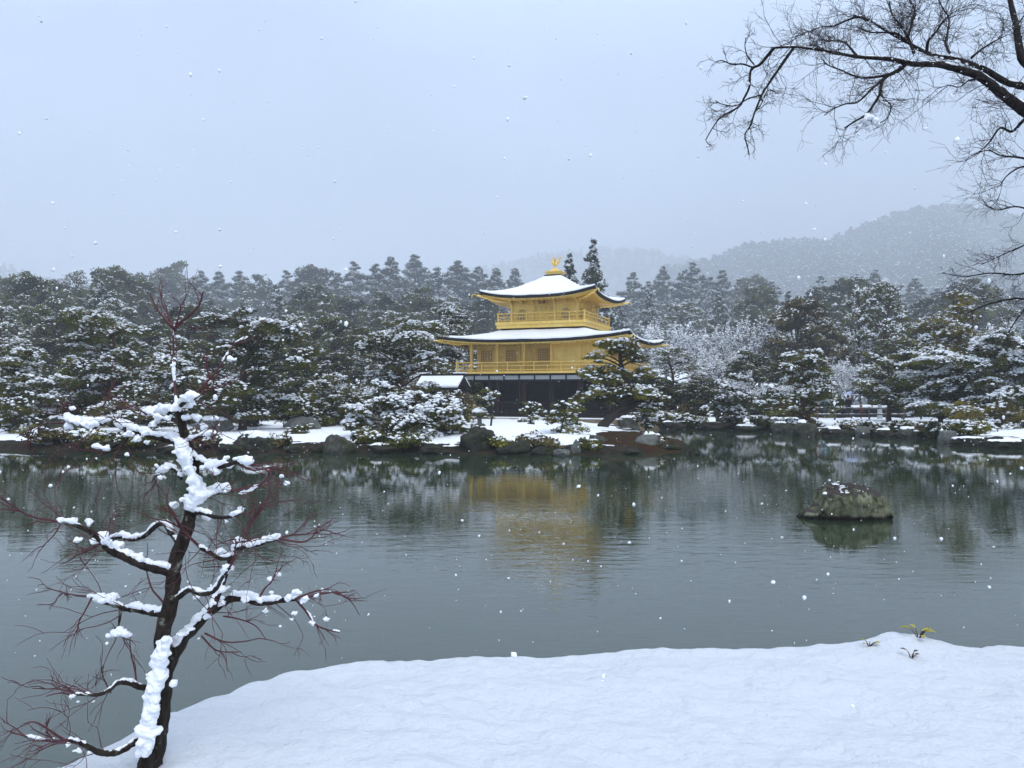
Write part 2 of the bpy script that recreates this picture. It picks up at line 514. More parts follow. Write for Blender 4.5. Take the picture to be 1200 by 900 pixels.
xs = np.unique(np.concatenate([np.linspace(-3500, -120, 14), np.linspace(-120, -45, 20), np.arange(-45, 60, 0.35), np.linspace(60, 140, 20), np.linspace(140, 3500, 14)]))
ys = np.unique(np.concatenate([np.linspace(-50, 28, 10), np.arange(28, 72, 0.33), np.linspace(72, 180, 25), np.linspace(180, 4400, 14)]))
XX, YY = np.meshgrid(xs, ys)
ZZ = ground_h(XX, YY)
nzz = np.array([[mnoise.noise((x*0.6, y*0.6, 1.0))*0.10 + mnoise.noise((x*2.1, y*2.1, 4.0))*0.05 if (28 < y < 75 and -45 < x < 60) else 0.0 for x in xs] for y in ys])
ZZ = ZZ + nzz*np.where(ZZ > 0.15, 1, 0.3)
ZZ = np.minimum(ZZ, 18.0)
ny, nx = XX.shape
I = np.arange(ny-1)[:, None]; J = np.arange(nx-1)[None]
q = np.stack([I*nx+J, I*nx+J+1, (I+1)*nx+J+1, (I+1)*nx+J], -1).reshape(-1, 4)
g = Geo(); g.add(np.stack([XX, YY, ZZ], -1), quad=q)
structure(g.build('ground', M['ground'], smooth=True))

g = Geo(); g.add([(-160, -45, 0), (160, -45, 0), (160, 72, 0), (-160, 72, 0)], quad=[(0, 1, 2, 3)])
structure(g.build('pond_water', M['water']))

def ridge(pts):
    xs_, ys_ = zip(*pts)
    return lambda p: np.interp(p, xs_, ys_)
M['hill'] = mat('hill_snow', (0.22, 0.24, 0.25), 0.95, 0.05)
M['far_tree'] = foliage('far_tree', (0.020, 0.028, 0.024), (0.045, 0.055, 0.045), 0.02)
M['far_snow'] = mat('far_snow', (0.80, 0.83, 0.86), 0.9, 0.05)
def hill(px0, px1, prof, Yr, Y0, back, ntree, seed, th, label):
    rng = np.random.default_rng(seed)
    pr = ridge(prof)
    pp = np.linspace(px0, px1, 90)
    tt = np.linspace(0, 1.35, 40)
    def surf(p, t):
        Yv = Y0 + (Yr-Y0)*t
        hr = np.maximum(0, (HY-pr(p))/F*Yr + H - th*0.8)
        k = np.where(t <= 1, t**1.15*(1-0.12*np.sin(t*np.pi)), 1-((t-1)/0.36)**2)
        fold = 1 + 0.10*np.sin(p*0.045+t*3.0)*np.sin(np.clip(t, 0, 1)*np.pi)
        return np.stack([(p-600)/F*Yv, Yv, hr*np.maximum(k, 0)*fold], -1)
    PP, TT = np.meshgrid(pp, tt)
    V = surf(PP, TT); V[..., 2] -= 1.0
    ny_, nx_ = PP.shape
    I = np.arange(ny_-1)[:, None]; J = np.arange(nx_-1)[None]
    q = np.stack([I*nx_+J, I*nx_+J+1, (I+1)*nx_+J+1, (I+1)*nx_+J], -1).reshape(-1, 4)
    g = Geo(); g.add(V, quad=q)
    structure(g.build('hill', M['hill'], smooth=True))
    # forest on it
    p = rng.uniform(px0, px1, ntree); t = 1.06*np.sqrt(rng.uniform(0.02, 1, ntree))
    C = surf(p, t); hgt = th*rng.uniform(0.6, 1.35, ntree); wid = hgt*rng.uniform(0.18, 0.34, ntree)
    g = Geo()
    n = 16
    u = rng.uniform(0, 1, (ntree, n)); a = rng.uniform(0, 6.283, (ntree, n))
    r = wid[:, None]*np.sqrt(np.clip(1-u, 0, 1))*rng.uniform(0.5, 1.0, (ntree, n))
    cc = C[:, None] + np.stack([r*np.cos(a), r*np.sin(a), hgt[:, None]*(0.12+0.85*u)], -1)
    sz = np.repeat(wid*0.55, n)
    lumps(g, cc.reshape(-1, 3), sz, sz*0.8, rng, 0, jit=0.3)
    k = 7
    cs = cc[:, :k].reshape(-1, 3) + np.array([0, 0, 1.0])*np.repeat(wid*0.42, k)[:, None]
    s2 = np.repeat(wid*0.26, k)
    lumps(g, cs, s2, s2*0.6, rng, 1, jit=0.3)
    o = g.build('hillside_forest', [M['far_tree'], M['far_snow']])
    o['kind'] = 'stuff'; o['label'] = label; o['category'] = 'forest'
hill(770, 1500, [(760,318),(830,306),(880,285),(930,282),(970,281),(1000,270),(1040,253),(1080,245),(1120,241),(1150,243),(1190,252),(1240,258),(1300,262),(1400,280),(1500,300)],
     1500, 480, 1.3, 7500, 11, 18.0, 'snow-dusted forest covering the hazy hill at the right')
hill(470, 960, [(460,330),(560,316),(590,308),(640,297),(700,292),(760,292),(800,303),(860,312),(900,320),(960,330)],
     2500, 1650, 1.3, 3000, 12, 23.0, 'pale forest on the farthest hill behind the pavilion roof')
hill(-420, 110, [(-420,300),(-200,302),(-60,308),(0,311),(30,316),(60,328),(110,345)], 1800, 800, 1.3, 1300, 13, 20.0, 'pale forest on the far slope beyond the left treetops')

g = Geo(); box(g, (-3600, -80, -3.0), (3600, 4600, 640))
hz = g.build('haze', mat('haze_air'))
hm = hz.data.materials[0]; ht = hm.node_tree
for n_ in list(ht.nodes):
    if n_.type == 'BSDF_PRINCIPLED': ht.nodes.remove(n_)
pv = ht.nodes.new('ShaderNodeVolumePrincipled')
pv.inputs['Color'].default_value = (0.90, 0.95, 1.0, 1)
pv.inputs['Density'].default_value = 0.00085
pv.inputs['Anisotropy'].default_value = 0.0
ht.links.new(pv.outputs[0], [n_ for n_ in ht.nodes if n_.type == 'OUTPUT_MATERIAL'][0].inputs['Volume'])
hz['kind'] = 'stuff'; hz['label'] = 'thin snow haze hanging over the whole valley'

# ------------------------------------------------------------------ golden pavilion
TH = R(22); PC = (3.6, 64.0)
pav = thing('golden_pavilion', 'three storey golden pavilion with snow-covered roofs and phoenix finial beside the pond', 'pavilion', (PC[0], PC[1], 0), -TH)
def part(gm, name, mt, parent=pav, smooth=False):
    return gm.build(name, M[mt] if isinstance(mt, str) else mt, parent, smooth)

A1, B1 = 5.7, 4.2        # column lines of lower floors (half widths)
ZB = 4.22                # second floor balcony top
g = Geo(); box(g, (-9.0, -6.6, -0.4), (9.5, 6.6, 0.62)); part(g, 'stone_platform', 'tan')
g = Geo()
box(g, (-9.05, -6.65, 0.623), (9.55, -5.9, 0.70)); part(g, 'platform_snow', 'snow')
g = Geo(); box(g, (-6.7, -5.2, 0.625), (6.7, 5.2, 1.05)); part(g, 'veranda_floor', 'wood')
for ix in range(6):
    for iy in (0, 1, 2):
        x = -A1 + ix*2*A1/5; y = (-B1, 0.0, B1)[iy]
        if iy == 1 and ix not in (0, 5): continue
        g = Geo(); box(g, (x-0.12, y-0.12, 1.052), (x+0.12, y+0.12, 3.80)); part(g, 'column', 'wood_red' if iy == 0 else 'wood')
for ix in range(6):       # outer veranda posts
    x = -6.35 + ix*12.7/5
    g = Geo(); box(g, (x-0.08, -4.95, 1.052), (x+0.08, -4.79, 3.55)); part(g, 'column', 'wood')
g = Geo()                 # inner dark wall set back behind the open front bay
box(g, (-A1+0.2, -B1+2.1, 1.052), (A1-0.2, -B1+2.25, 3.8)); box(g, (-A1+0.2, B1-0.2, 1.052), (A1-0.2, B1-0.05, 3.8))
box(g, (A1-0.2, -B1+2.25, 1.052), (A1-0.05, B1-0.2, 3.8)); box(g, (-A1+0.05, -B1+2.25, 1.052), (-A1+0.2, B1-0.2, 3.8))
part(g, 'ground_floor_wall', 'wood')
g = Geo(); box(g, (-A1-0.2, -B1-0.2, 3.802), (A1+0.2, B1+0.2, 3.86)); part(g, 'ceiling', 'wood')
g = Geo()                 # beams and white plaster band
box(g, (-6.45, -5.0, 3.46), (6.45, -4.84, 3.58)); box(g, (-6.45, -5.02, 3.90), (6.45, -4.80, 4.04))
box(g, (6.30, -4.83, 3.46), (6.46, 5.0, 3.58)); box(g, (6.30, -4.80, 3.90), (6.48, 5.0, 4.04))
box(g, (-6.46, -4.83, 3.46), (-6.30, 5.0, 3.58)); box(g, (-6.48, -4.80, 3.90), (-6.30, 5.0, 4.04))
for k in range(11):
    x = -6.4 + k*1.28
    box(g, (x-0.05, -5.01, 3.582), (x+0.05, -4.83, 3.898))
part(g, 'beam', 'wood')
g = Geo(); box(g, (-6.3, -4.93, 3.585), (6.3, -4.87, 3.895)); box(g, (6.35, -4.8, 3.585), (6.41, 4.9, 3.895)); part(g, 'plaster_band', 'plaster')
def railing(name, a, b, z, h, mt, posts, r=0.045, skip_back=False):
    g = Geo()
    for (p0, p1) in (((-a, -b), (a, -b)), ((a, -b), (a, b)), ((a, b), (-a, b)), ((-a, b), (-a, -b))):
        p0 = np.array(p0); p1 = np.array(p1)
        L = np.linalg.norm(p1-p0); n = max(2, int(round(L/posts)))
        d = (p1-p0)/L
        for zz, rr in ((h, r*1.15), (h*0.62, r*0.8), (h*0.18, r*0.9)):
            ext = 0.12 if zz == h else 0
            tube(g, [(*(p0-d*ext), z+zz), (*(p1+d*ext), z+zz)], rr, 6)
        for k in range(n):
            c = p0 + (p1-p0)*k/n
            rr = r*1.6 if k == 0 else r
            box(g, (c[0]-rr, c[1]-rr, z), (c[0]+rr, c[1]+rr, z+h*(1.16 if k == 0 else 0.97)))
            if k < n:
                c2 = p0 + (p1-p0)*(k+0.5)/n
                box(g, (c2[0]-r*0.6, c2[1]-r*0.6, z), (c2[0]+r*0.6, c2[1]+r*0.6, z+h*0.62))
    return part(g, name, mt)
railing('ground_railing', 6.6, 5.1, 1.052, 0.70, 'wood', 1.27)

# second floor
g = Geo(); box(g, (-6.72, -5.22, 4.06), (6.72, 5.22, ZB)); part(g, 'balcony_floor', 'gold')
railing('balcony_railing', 6.6, 5.1, ZB+0.002, 0.72, 'gold', 2.2, 0.04)
for ix in range(6):
    x = -A1 + ix*2*A1/5
    for y in (-B1, B1):
        g = Geo(); box(g, (x-0.11, y-0.11, ZB+0.002), (x+0.11, y+0.11, 6.66)); part(g, 'gold_column', 'gold')
for y in (-B1/3, B1/3):
    for x in (-A1, A1):
        g = Geo(); box(g, (x-0.11, y-0.11, ZB+0.002), (x+0.11, y+0.11, 6.66)); part(g, 'gold_column', 'gold')
XR = 1.12                 # from here the front wall stands on the column line
g = Geo()
box(g, (-A1+0.05, -B1+1.0, ZB+0.002), (XR, -B1+1.12, 6.7))
box(g, (XR, -B1-0.02, ZB+0.002), (A1-0.112, -B1+0.10, 6.7))
box(g, (XR, -B1+0.102, ZB+0.002), (XR+0.12, -B1+1.12, 6.7))
box(g, (A1-0.06, -B1+0.112, ZB+0.002), (A1+0.06, B1-0.112, 6.7))
box(g, (-A1-0.06, -B1+1.14, ZB+0.002), (-A1+0.048, B1-0.112, 6.7))
box(g, (-A1+0.112, B1-0.06, ZB+0.002), (A1-0.112, B1+0.06, 6.7))
wall2 = part(g, 'second_floor_wall', 'gold_panel')
def lattice(name, x0, x1, y, z0, z1, parent, nx_=5, nz_=4, mback='lattice', axis='x'):
    g = Geo(); d = 0.03
    def bx(a0, a1, b0, b1, c0, c1):
        if axis == 'x': box(g, (a0, b0, c0), (a1, b1, c1))
        else: box(g, (y+(y-b1), a0, c0), (y+(y-b0), a1, c1))
    bx(x0, x1, y-d, y-0.003, z0, z1)
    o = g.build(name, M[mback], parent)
    g = Geo()
    for (a0, a1, c0, c1) in ((x0-0.06, x0, z0-0.06, z1+0.06), (x1, x1+0.06, z0-0.06, z1+0.06), (x0, x1, z0-0.06, z0), (x0, x1, z1, z1+0.06)):
        bx(a0, a1, y-0.06, y-0.003, c0, c1)
    for k in range(1, nx_):
        xc = x0+(x1-x0)*k/nx_; bx(xc-0.014, xc+0.014, y-0.05, y-d-0.002, z0, z1)
    for k in range(1, nz_):
        zc = z0+(z1-z0)*k/nz_; bx(x0, x1, y-0.045, y-d-0.004, zc-0.012, zc+0.012)
    g.build('lattice_frame', M['gold'], parent)
    return o
yi = -B1+1.0
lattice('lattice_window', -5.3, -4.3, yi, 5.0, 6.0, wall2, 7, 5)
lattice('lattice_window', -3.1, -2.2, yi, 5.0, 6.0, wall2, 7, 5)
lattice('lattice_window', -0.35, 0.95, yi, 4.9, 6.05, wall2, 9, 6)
g = Geo()
for x in (-1.9, -1.0, -0.55):
    box(g, (x-0.05, yi-0.05, ZB+0.002), (x+0.05, yi-0.003, 6.5))
box(g, (-5.6, yi-0.06, 6.25), (XR-0.01, yi-0.004, 6.36))
for x in (2.6, 4.1):
    box(g, (x-0.04, -B1-0.06, ZB+0.002), (x+0.04, -B1-0.023, 6.6))
box(g, (XR, -B1-0.065, 6.36), (A1-0.12, -B1-0.024, 6.46)); box(g, (XR, -B1-0.07, 4.95), (A1-0.12, -B1-0.026, 5.03))
part(g, 'wall_batten', 'gold', wall2)
for yy in (-2.6, 0.0, 2.6):
    lattice('lattice_window', yy-0.6, yy+0.6, A1+0.06, 4.9, 6.0, wall2, 6, 5, axis='y')

def roof_pt(s, side, t, a, b, a1, b1, zt, ze, lift, p=2.8, k=1.55):
    """s -1..1 along the side, t 0 (inner) .. 1 (eave)"""
    s = np.asarray(s, float); t = np.asarray(t, float)
    ext = 1 + 0.018*np.abs(s)**4*t
    if side == 0:   o = np.stack([a*s*ext, -b*ext], -1); i = np.stack([a1*s, -b1+0*s], -1)
    elif side == 1: o = np.stack([a*ext, b*s*ext], -1);  i = np.stack([a1+0*s, b1*s], -1)
    elif side == 2: o = np.stack([-a*s*ext, b*ext], -1); i = np.stack([-a1*s, b1+0*s], -1)
    else:           o = np.stack([-a*ext, -b*s*ext], -1); i = np.stack([-a1+0*s, -b1*s], -1)
    xy = i + (o-i)*t[..., None]
    z = zt + (ze-zt)*(1-(1-t)**k) + lift*np.abs(s)**p*t**2.2
    return np.concatenate([xy, z[..., None]], -1)
def sheet(g, fn, ts, ns=40, off=0.0, flip=False, noise_=0.0):
    """fn(s, side, t) over the four sides; offs may be array per t"""
    ts = np.asarray(ts, float); off = np.broadcast_to(off, ts.shape)
    s = np.linspace(-1, 1, ns)
    for side in range(4):
        SS, TT = np.meshgrid(s, ts)
        V = fn(SS, side, TT); V[..., 2] += off[:, None]
        if noise_:
            N = np.array([mnoise.noise((x*0.9, y*0.9, 5.0)) for x, y in V[..., :2].reshape(-1, 2)]).reshape(SS.shape)
            V[..., 2] += noise_*N
        m_, n_ = SS.shape
        I = np.arange(m_-1)[:, None]; J = np.arange(n_-1)[None]
        q = np.stack([I*n_+J, (I+1)*n_+J, (I+1)*n_+J+1, I*n_+J+1], -1).reshape(-1, 4)
        if flip: q = q[:, ::-1]
        g.add(V, quad=q)
def hip_roof(tagname, a, b, a1, b1, zt, ze, lift, wa, wb, zw, snowt, raft):
    fn = lambda s, side, t: roof_pt(s, side, t, a, b, a1, b1, zt, ze, lift)
    ts = np.linspace(0, 1, 12)
    g = Geo()
    sheet(g, fn, ts)                                    # shingles
    T2 = np.array([1.0, 1.0, 0.985, 0.95]); O2 = np.array([0.0, -0.18, -0.21, -0.21])
    sheet(g, fn, T2, off=O2)
    r = g.build(tagname, M['shingle'], pav, False)
    g = Geo()
    tt = np.concatenate([np.linspace(0, 0.97, 12), [0.985, 0.992, 0.992]])
    oo = np.concatenate([np.full(12, snowt), [snowt*0.9, snowt*0.55, 0.005]])
    sheet(g, fn, tt, off=oo, noise_=0.05)
    g.build('roof_snow', M['snow'], r, True)
    # eaves: gold fascia, soffit and rafters
    g = Geo()
    sheet(g, fn, np.array([0.955, 0.955, 0.93]), off=np.array([-0.212, -0.31, -0.31]))
    def sof(s, side, t):
        o = fn(s, side, np.full_like(t, 0.93)); o[..., 2] -= 0.315
        A = roof_pt(s, side, np.full_like(t, 1.0), wa, wb, wa, wb, zw, zw, 0.0)
        k = t[..., None]
        r_ = A + (o-A)*k
        r_[..., 2] -= 0.0
        return r_
    sheet(g, sof, np.linspace(0, 1, 5))
    for side in range(4):
        L = 2*(a if side in (0, 2) else b)
        n = int(L/raft)
        for s in np.linspace(-0.985, 0.985, n):
            sa = np.array([s, s, s]); ta = np.array([0.02, 0.5, 1.0])
            c = sof(sa, side, ta)
            d = c[2]-c[0]; perp = np.array([-d[1], d[0], 0]); perp = perp/np.linalg.norm(perp)*0.045
            dz = np.array([0, 0, 0.085]); dz0 = np.array([0, 0, 0.004])
            V = []
            for p in c: V += [p-perp-dz0, p+perp-dz0, p+perp-dz, p-perp-dz]
            q = []
            for kk in (0, 4):
                q += [(kk, kk+4, kk+5, kk+1), (kk+1, kk+5, kk+6, kk+2), (kk+2, kk+6, kk+7, kk+3), (kk+3, kk+7, kk+4, kk)]
            q += [(8, 11, 10, 9)]
            g.add(V, quad=q)
    g.build('eaves', M['gold'], pav, False)
    for side in range(4):                               # hip rafters with bronze tips
        s1 = np.array([1.0]); 
        e0 = sof(s1, side, np.array([0.0]))[0]; e1 = fn(s1, side, np.array([0.97]))[0] + np.array([0, 0, -0.40])
        d = unit(np.array([e1-e0]))[0]
        g = Geo(); tube(g, [e0+np.array([0, 0, -0.12]), (e0+e1)/2+np.array([0, 0, -0.16]), e1, e1+d*0.35+np.array([0, 0, 0.03])], [0.12, 0.12, 0.10, 0.07], 6)
        p0 = e1+d*0.35
        tube(g, catmull([p0, p0+d*0.22+np.array([0, 0, 0.10]), p0+d*0.42+np.array([0, 0, -0.02]), p0+d*0.44+np.array([0, 0, -0.22])], 4), 0.035, 5)
        g.build('hip_rafter', M['gold'], pav)
    return r
hip_roof('lower_roof', 7.7, 6.2, 3.55, 3.55, 7.42, 6.62, 0.44, 5.75, 4.25, 6.62, 0.16, 0.42)
g = Geo()        # lintel beam round the head of the second floor
for lo, hi in (((-A1-0.12, -B1-0.13, 6.44), (A1+0.12, -B1+0.11, 6.72)), ((-A1-0.12, B1-0.11, 6.44), (A1+0.12, B1+0.13, 6.72)), ((A1-0.11, -B1+0.112, 6.44), (A1+0.13, B1-0.112, 6.72)), ((-A1-0.13, -B1+0.112, 6.44), (-A1+0.11, B1-0.112, 6.72))):
    box(g, lo, hi)
part(g, 'lintel', 'gold')
# third floor
Z3 = 8.20
g = Geo(); box(g, (-3.45, -3.45, 7.0), (3.45, 3.45, 7.70)); part(g, 'balcony_base', 'wood_red')
g = Geo(); box(g, (-3.72, -3.72, 7.70), (3.72, 3.72, 7.98)); box(g, (-3.80, -3.80, 7.983), (3.80, 3.80, Z3)); part(g, 'upper_balcony', 'gold')
railing('upper_railing', 3.62, 3.62, Z3+0.002, 0.68, 'gold', 1.15, 0.036)
W3 = 2.78
g = Geo()
box(g, (-W3, -W3, Z3+0.002), (W3, -W3+0.12, 10.1)); box(g, (-W3, W3-0.12, Z3+0.002), (W3, W3, 10.1))
box(g, (W3-0.12, -W3+0.122, Z3+0.002), (W3, W3-0.122, 10.1)); box(g, (-W3, -W3+0.122, Z3+0.002), (-W3+0.12, W3-0.122, 10.1))
wall3 = part(g, 'third_floor_wall', 'gold_panel')
for x in (-W3, -W3/3, W3/3, W3):
    for y in (-W3, W3):
        g = Geo(); box(g, (x-0.1, y-0.1, Z3+0.003), (x+0.1, y+0.1, 10.05)); part(g, 'gold_column', 'gold')
for y in (-W3/3, W3/3):
    for x in (-W3, W3):
        g = Geo(); box(g, (x-0.1, y-0.1, Z3+0.003), (x+0.1, y+0.1, 10.05)); part(g, 'gold_column', 'gold')
def cusp_window(cx, side):
    """bell-shaped temple window"""
    w_, z0, z1 = 0.40, 8.36, 9.32
    hs = z1-z0
    prof = [(-1.12, 0), (-1.0, 0.18), (-0.96, 0.55), (-0.86, 0.72), (-0.62, 0.86), (-0.3, 0.93), (0, 1.0), (0.3, 0.93), (0.62, 0.86), (0.86, 0.72), (0.96, 0.55), (1.0, 0.18), (1.12, 0)]
    pin = np.array([(cx+a*w_, z0+b_*hs) for a, b_ in prof]); pc = np.array([cx, z0+hs*0.4])
    pout = pc + (pin-pc)*1.16; pout[0, 1] = pout[-1, 1] = z0-0.0
    def tr(p, d):
        return (p[0], -W3-d, p[1]) if side == 0 else (W3+d, p[0], p[1])
    g = Geo(); n = len(pin)
    V = [tr(p, 0.012) for p in pin] + [tr(pc, 0.012)]
    g.add(V, tri=[(n, i, (i+1) % n) for i in range(n)])
    o = g.build('arched_window', M['window_tan'], wall3)
    g = Geo()
    V = [tr(p, 0.06) for p in pin] + [tr(p, 0.06) for p in pout] + [tr(p, 0.004) for p in pin] + [tr(p, 0.004) for p in pout]
    q = []
    for i in range(n-1):
        q += [(i, i+1, n+i+1, n+i), (n+i, n+i+1, 3*n+i+1, 3*n+i), (2*n+i, 2*n+i+1, i+1, i)]
    g.add(V, quad=q)
    bars = [((cx-0.02, cx+0.02), (z0, z1-0.03)), ((cx-w_*0.52-0.012, cx-w_*0.52+0.012), (z0, z1-0.15)), ((cx+w_*0.52-0.012, cx+w_*0.52+0.012), (z0, z1-0.15))]
    bars += [((cx-w_*0.95, cx+w_*0.95), (zz-0.014, zz+0.014)) for zz in (z0+0.02, z0+0.27, z0+0.5, z0+0.7)]
    for k, ((a0, a1_), (c0, c1)) in enumerate(bars):
        d0, d1 = 0.016, 0.034+0.003*(k < 3)
        if side == 0: box(g, (a0, -W3-d1, c0), (a1_, -W3-d0, c1))
        else: box(g, (W3+d0, a0, c0), (W3+d1, a1_, c1))
    g.build('window_frame', M['gold'], wall3)
for c in (-1.85, 1.85):
    cusp_window(c, 0); cusp_window(c, 1)
for axis in ('x', 'y'):
    yy = -W3 if axis == 'x' else W3
    for k in range(4):
        x0 = -0.80 + k*0.41
        lattice('door_lattice', x0+0.05, x0+0.33, yy, 9.12, 9.46, wall3, 4, 4, axis=axis)
g = Geo()
for k in range(5):
    x = -0.82+k*0.41
    box(g, (x-0.02, -W3-0.05, Z3+0.01), (x+0.02, -W3-0.003, 9.6)); box(g, (W3+0.003, x-0.02, Z3+0.01), (W3+0.05, x+0.02, 9.6))
for zz in (8.30, 8.95, 9.62):
    box(g, (-2.66, -W3-0.045, zz-0.03), (2.66, -W3-0.004, zz+0.03)); box(g, (W3+0.004, -2.66, zz-0.03), (W3+0.045, 2.66, zz+0.03))
part(g, 'wall_batten', 'gold', wall3)
for side in range(4):       # bracket blocks under the upper eaves
    for s in np.linspace(-W3, W3, 7):
        g = Geo()
        for k, (d, z) in enumerate(((0.18, 9.72), (0.42, 9.84), (0.66, 9.95))):
            lo = [s-0.09, -W3-d-0.13, z]; hi = [s+0.09, -W3-d+0.13-0.01*k, z+0.11]
            c = [((lo[0], lo[1]), (hi[0], hi[1]))][0]
            V = [(lo[0], lo[1], lo[2]), (hi[0], lo[1], lo[2]), (hi[0], hi[1], lo[2]), (lo[0], hi[1], lo[2]), (lo[0], lo[1], hi[2]), (hi[0], lo[1], hi[2]), (hi[0], hi[1], hi[2]), (lo[0], hi[1], hi[2])]
            V = [rot2(p, side*math.pi/2) for p in V]
            g.add(V, quad=[(3,2,1,0),(4,5,6,7),(0,1,5,4),(1,2,6,5),(2,3,7,6),(3,0,4,7)])
        part(g, 'bracket', 'gold')
g = Geo(); box(g, (-0.26, -W3-0.62, 9.62), (0.26, -W3-0.54, 10.12)); pl = part(g, 'plaque', 'plaque')
g = Geo()
for x, tilt in ((-0.12, 0.03), (0.0, -0.02), (0.12, 0.02)):
    tube(g, [(x-tilt, -W3-0.63, 9.70), (x+tilt, -W3-0.63, 10.04)], 0.02, 5)
for x0, x1, z in ((-0.17, 0.17, 10.05), (-0.09, 0.09, 9.82)):
    tube(g, [(x0, -W3-0.632, z), (x1, -W3-0.632, z-0.02)], 0.016, 5)
part(g, 'lettering', 'gold', pl)
hip_roof('upper_roof', 4.7, 4.7, 0.62, 0.62, 12.12, 10.16, 0.50, 2.85, 2.85, 10.02, 0.14, 0.34)
g = Geo()
box(g, (-0.72, -0.72, 12.0), (0.72, 0.72, 12.30)); part(g, 'finial_base', 'shingle')
g = Geo()
box(g, (-0.60, -0.60, 12.302), (0.60, 0.60, 12.52)); box(g, (-0.70, -0.70, 12.522), (0.70, 0.70, 12.60)); lathe(g, [(0.66, 12.602), (0.34, 12.80), (0.10, 12.92)], 4, sq=True)
part(g, 'finial_base', 'gold')
# phoenix: one continuous body, wings and tail raised
g = Geo()
bz = 12.95
tube(g, catmull([(0.16, 0, bz+0.30), (0.05, 0, bz+0.26), (-0.10, 0, bz+0.30), (-0.20, 0, bz+0.40), (-0.24, 0, bz+0.54), (-0.27, 0, bz+0.66), (-0.33, 0, bz+0.68), (-0.42, 0, bz+0.65)], 4),
     np.interp(np.linspace(0, 7, 29), [0, 1, 2, 3, 4, 5, 6, 7], [0.07, 0.13, 0.15, 0.11, 0.065, 0.065, 0.05, 0.008]), 8)
for sy in (-1, 1):
    tube(g, [(-0.02, sy*0.06, bz+0.2), (-0.03, sy*0.07, bz), (-0.03, sy*0.07, bz-0.12)], 0.025, 5)
    for k in range(5):
        f_ = k/4
        tube(g, catmull([(-0.05, sy*0.10, bz+0.30), (0.02+0.1*f_, sy*0.30, bz+0.45+0.10*f_), (0.05+0.28*f_, sy*(0.42+0.05*f_), bz+0.80-0.18*f_)], 4), np.linspace(0.05, 0.02, 9), 5)
for k in range(6):
    f_ = k/5
    tube(g, catmull([(0.12, 0, bz+0.28), (0.32, (f_-0.5)*0.12, bz+0.42), (0.42-0.1*f_, (f_-0.5)*0.25, bz+0.72), (0.34+0.16*f_, (f_-0.5)*0.34, bz+0.98-0.16*f_)], 4), np.linspace(0.05, 0.02, 13), 5)
tube(g, [(-0.27, 0, bz+0.70), (-0.22, 0, bz+0.80), (-0.15, 0, bz+0.82)], [0.02, 0.018, 0.006], 5)
part(g, 'phoenix', 'gold', smooth=True)

# small roofed fishing porch to the left, its own roof
def porch():
    t = thing('fishing_porch', 'small dark open porch with snow-covered gable roof at the pavilion left side', 'porch', (-5.2, 58.6, 0), -TH)
    X0, X1, Yr, ze, zr = -1.9, 1.75, 1.15, 2.9, 3.75
    g = Geo()
    for s in (-1, 1):
        V = [(X0, 0, zr), (X1, 0, zr), (X1, s*Yr, ze), (X0, s*Yr, ze), (X0, 0, zr-0.14), (X1, 0, zr-0.14), (X1, s*Yr, ze-0.14), (X0, s*Yr, ze-0.14)]
        g.add(V, quad=[(0,1,2,3),(7,6,5,4),(3,2,6,7),(0,3,7,4),(1,5,6,2)])
    box(g, (X0-0.1, -0.13, zr+0.002), (X1+0.1, 0.13, zr+0.26))
    r = g.build('roof', M['shingle'], t)
    g = Geo()
    for s in (-1, 1):
        V = [(X0+0.04, s*0.14, zr+0.10), (X1-0.04, s*0.14, zr+0.10), (X1-0.04, s*(Yr-0.05), ze+0.19), (X0+0.04, s*(Yr-0.05), ze+0.19)]
        W = [(a_, b_, c_-0.135) for a_, b_, c_ in V]
        g.add(V+W, quad=[(0,1,2,3),(7,6,5,4),(3,2,6,7),(0,3,7,4),(1,5,6,2)])
    box(g, (X0-0.12, -0.16, zr+0.264), (X1+0.12, 0.16, zr+0.36))
    g.build('roof_snow', M['snow'], r)
    for x in (-1.3, 1.2):
        for y in (-0.75, 0.75):
            g = Geo(); box(g, (x-0.08, y-0.08, -0.3), (x+0.08, y+0.08, ze+0.2)); g.build('post', M['wood'], t)
    g = Geo(); box(g, (-1.45, -0.9, 0.75), (1.35, 0.9, 0.87)); g.build('floor', M['wood'], t)
    g = Geo()
    for z in (1.2, 1.45):
        for y in (-0.84, 0.84): box(g, (-1.4, y-0.03, z), (1.3, y+0.03, z+0.06))
    g.build('railing', M['wood'], t)
porch()

# ------------------------------------------------------------------ rocks
def rock_mesh(w_, d_, h_, seed, sub=4, sink=0.35):
    """boulder: a ball cut by random planes, then weathered"""
    rng = np.random.default_rng(seed*31+7)
    V, T = _ico(sub)
    N = unit(rng.normal(0, 1, (20, 3))*np.array([1, 1, 0.9])); D = rng.uniform(0.72, 1.02, 20)
    N = np.vstack([N, unit(np.array([[rng.normal(0, 0.3), rng.normal(0, 0.3), 1.0]]))]); D = np.append(D, rng.uniform(0.5, 0.75))
    dots = V @ N.T
    r = np.min(np.where(dots > 0.05, D/np.maximum(dots, 0.05), 9.0), axis=1)
    r = np.minimum(r, 1.15)
    n = np.array([0.16*mnoise.noise((p[0]*2+seed, p[1]*2, p[2]*2)) + 0.09*mnoise.noise((p[0]*5+seed, p[1]*5, p[2]*5)) + 0.05*mnoise.noise((p[0]*11+seed, p[1]*11, p[2]*11)) for p in V])
    W = V*(r+n)[:, None]
    W[:, 0] /= np.abs(W[:, 0]).max(); W[:, 1] /= np.abs(W[:, 1]).max(); W[:, 2] /= W[:, 2].max()
    W = W*np.array([w_/2, d_/2, h_*(1+sink)/2])
    W[:, 2] += h_*(1-(1+sink)/2)
    return W, T
NROCK = [0]
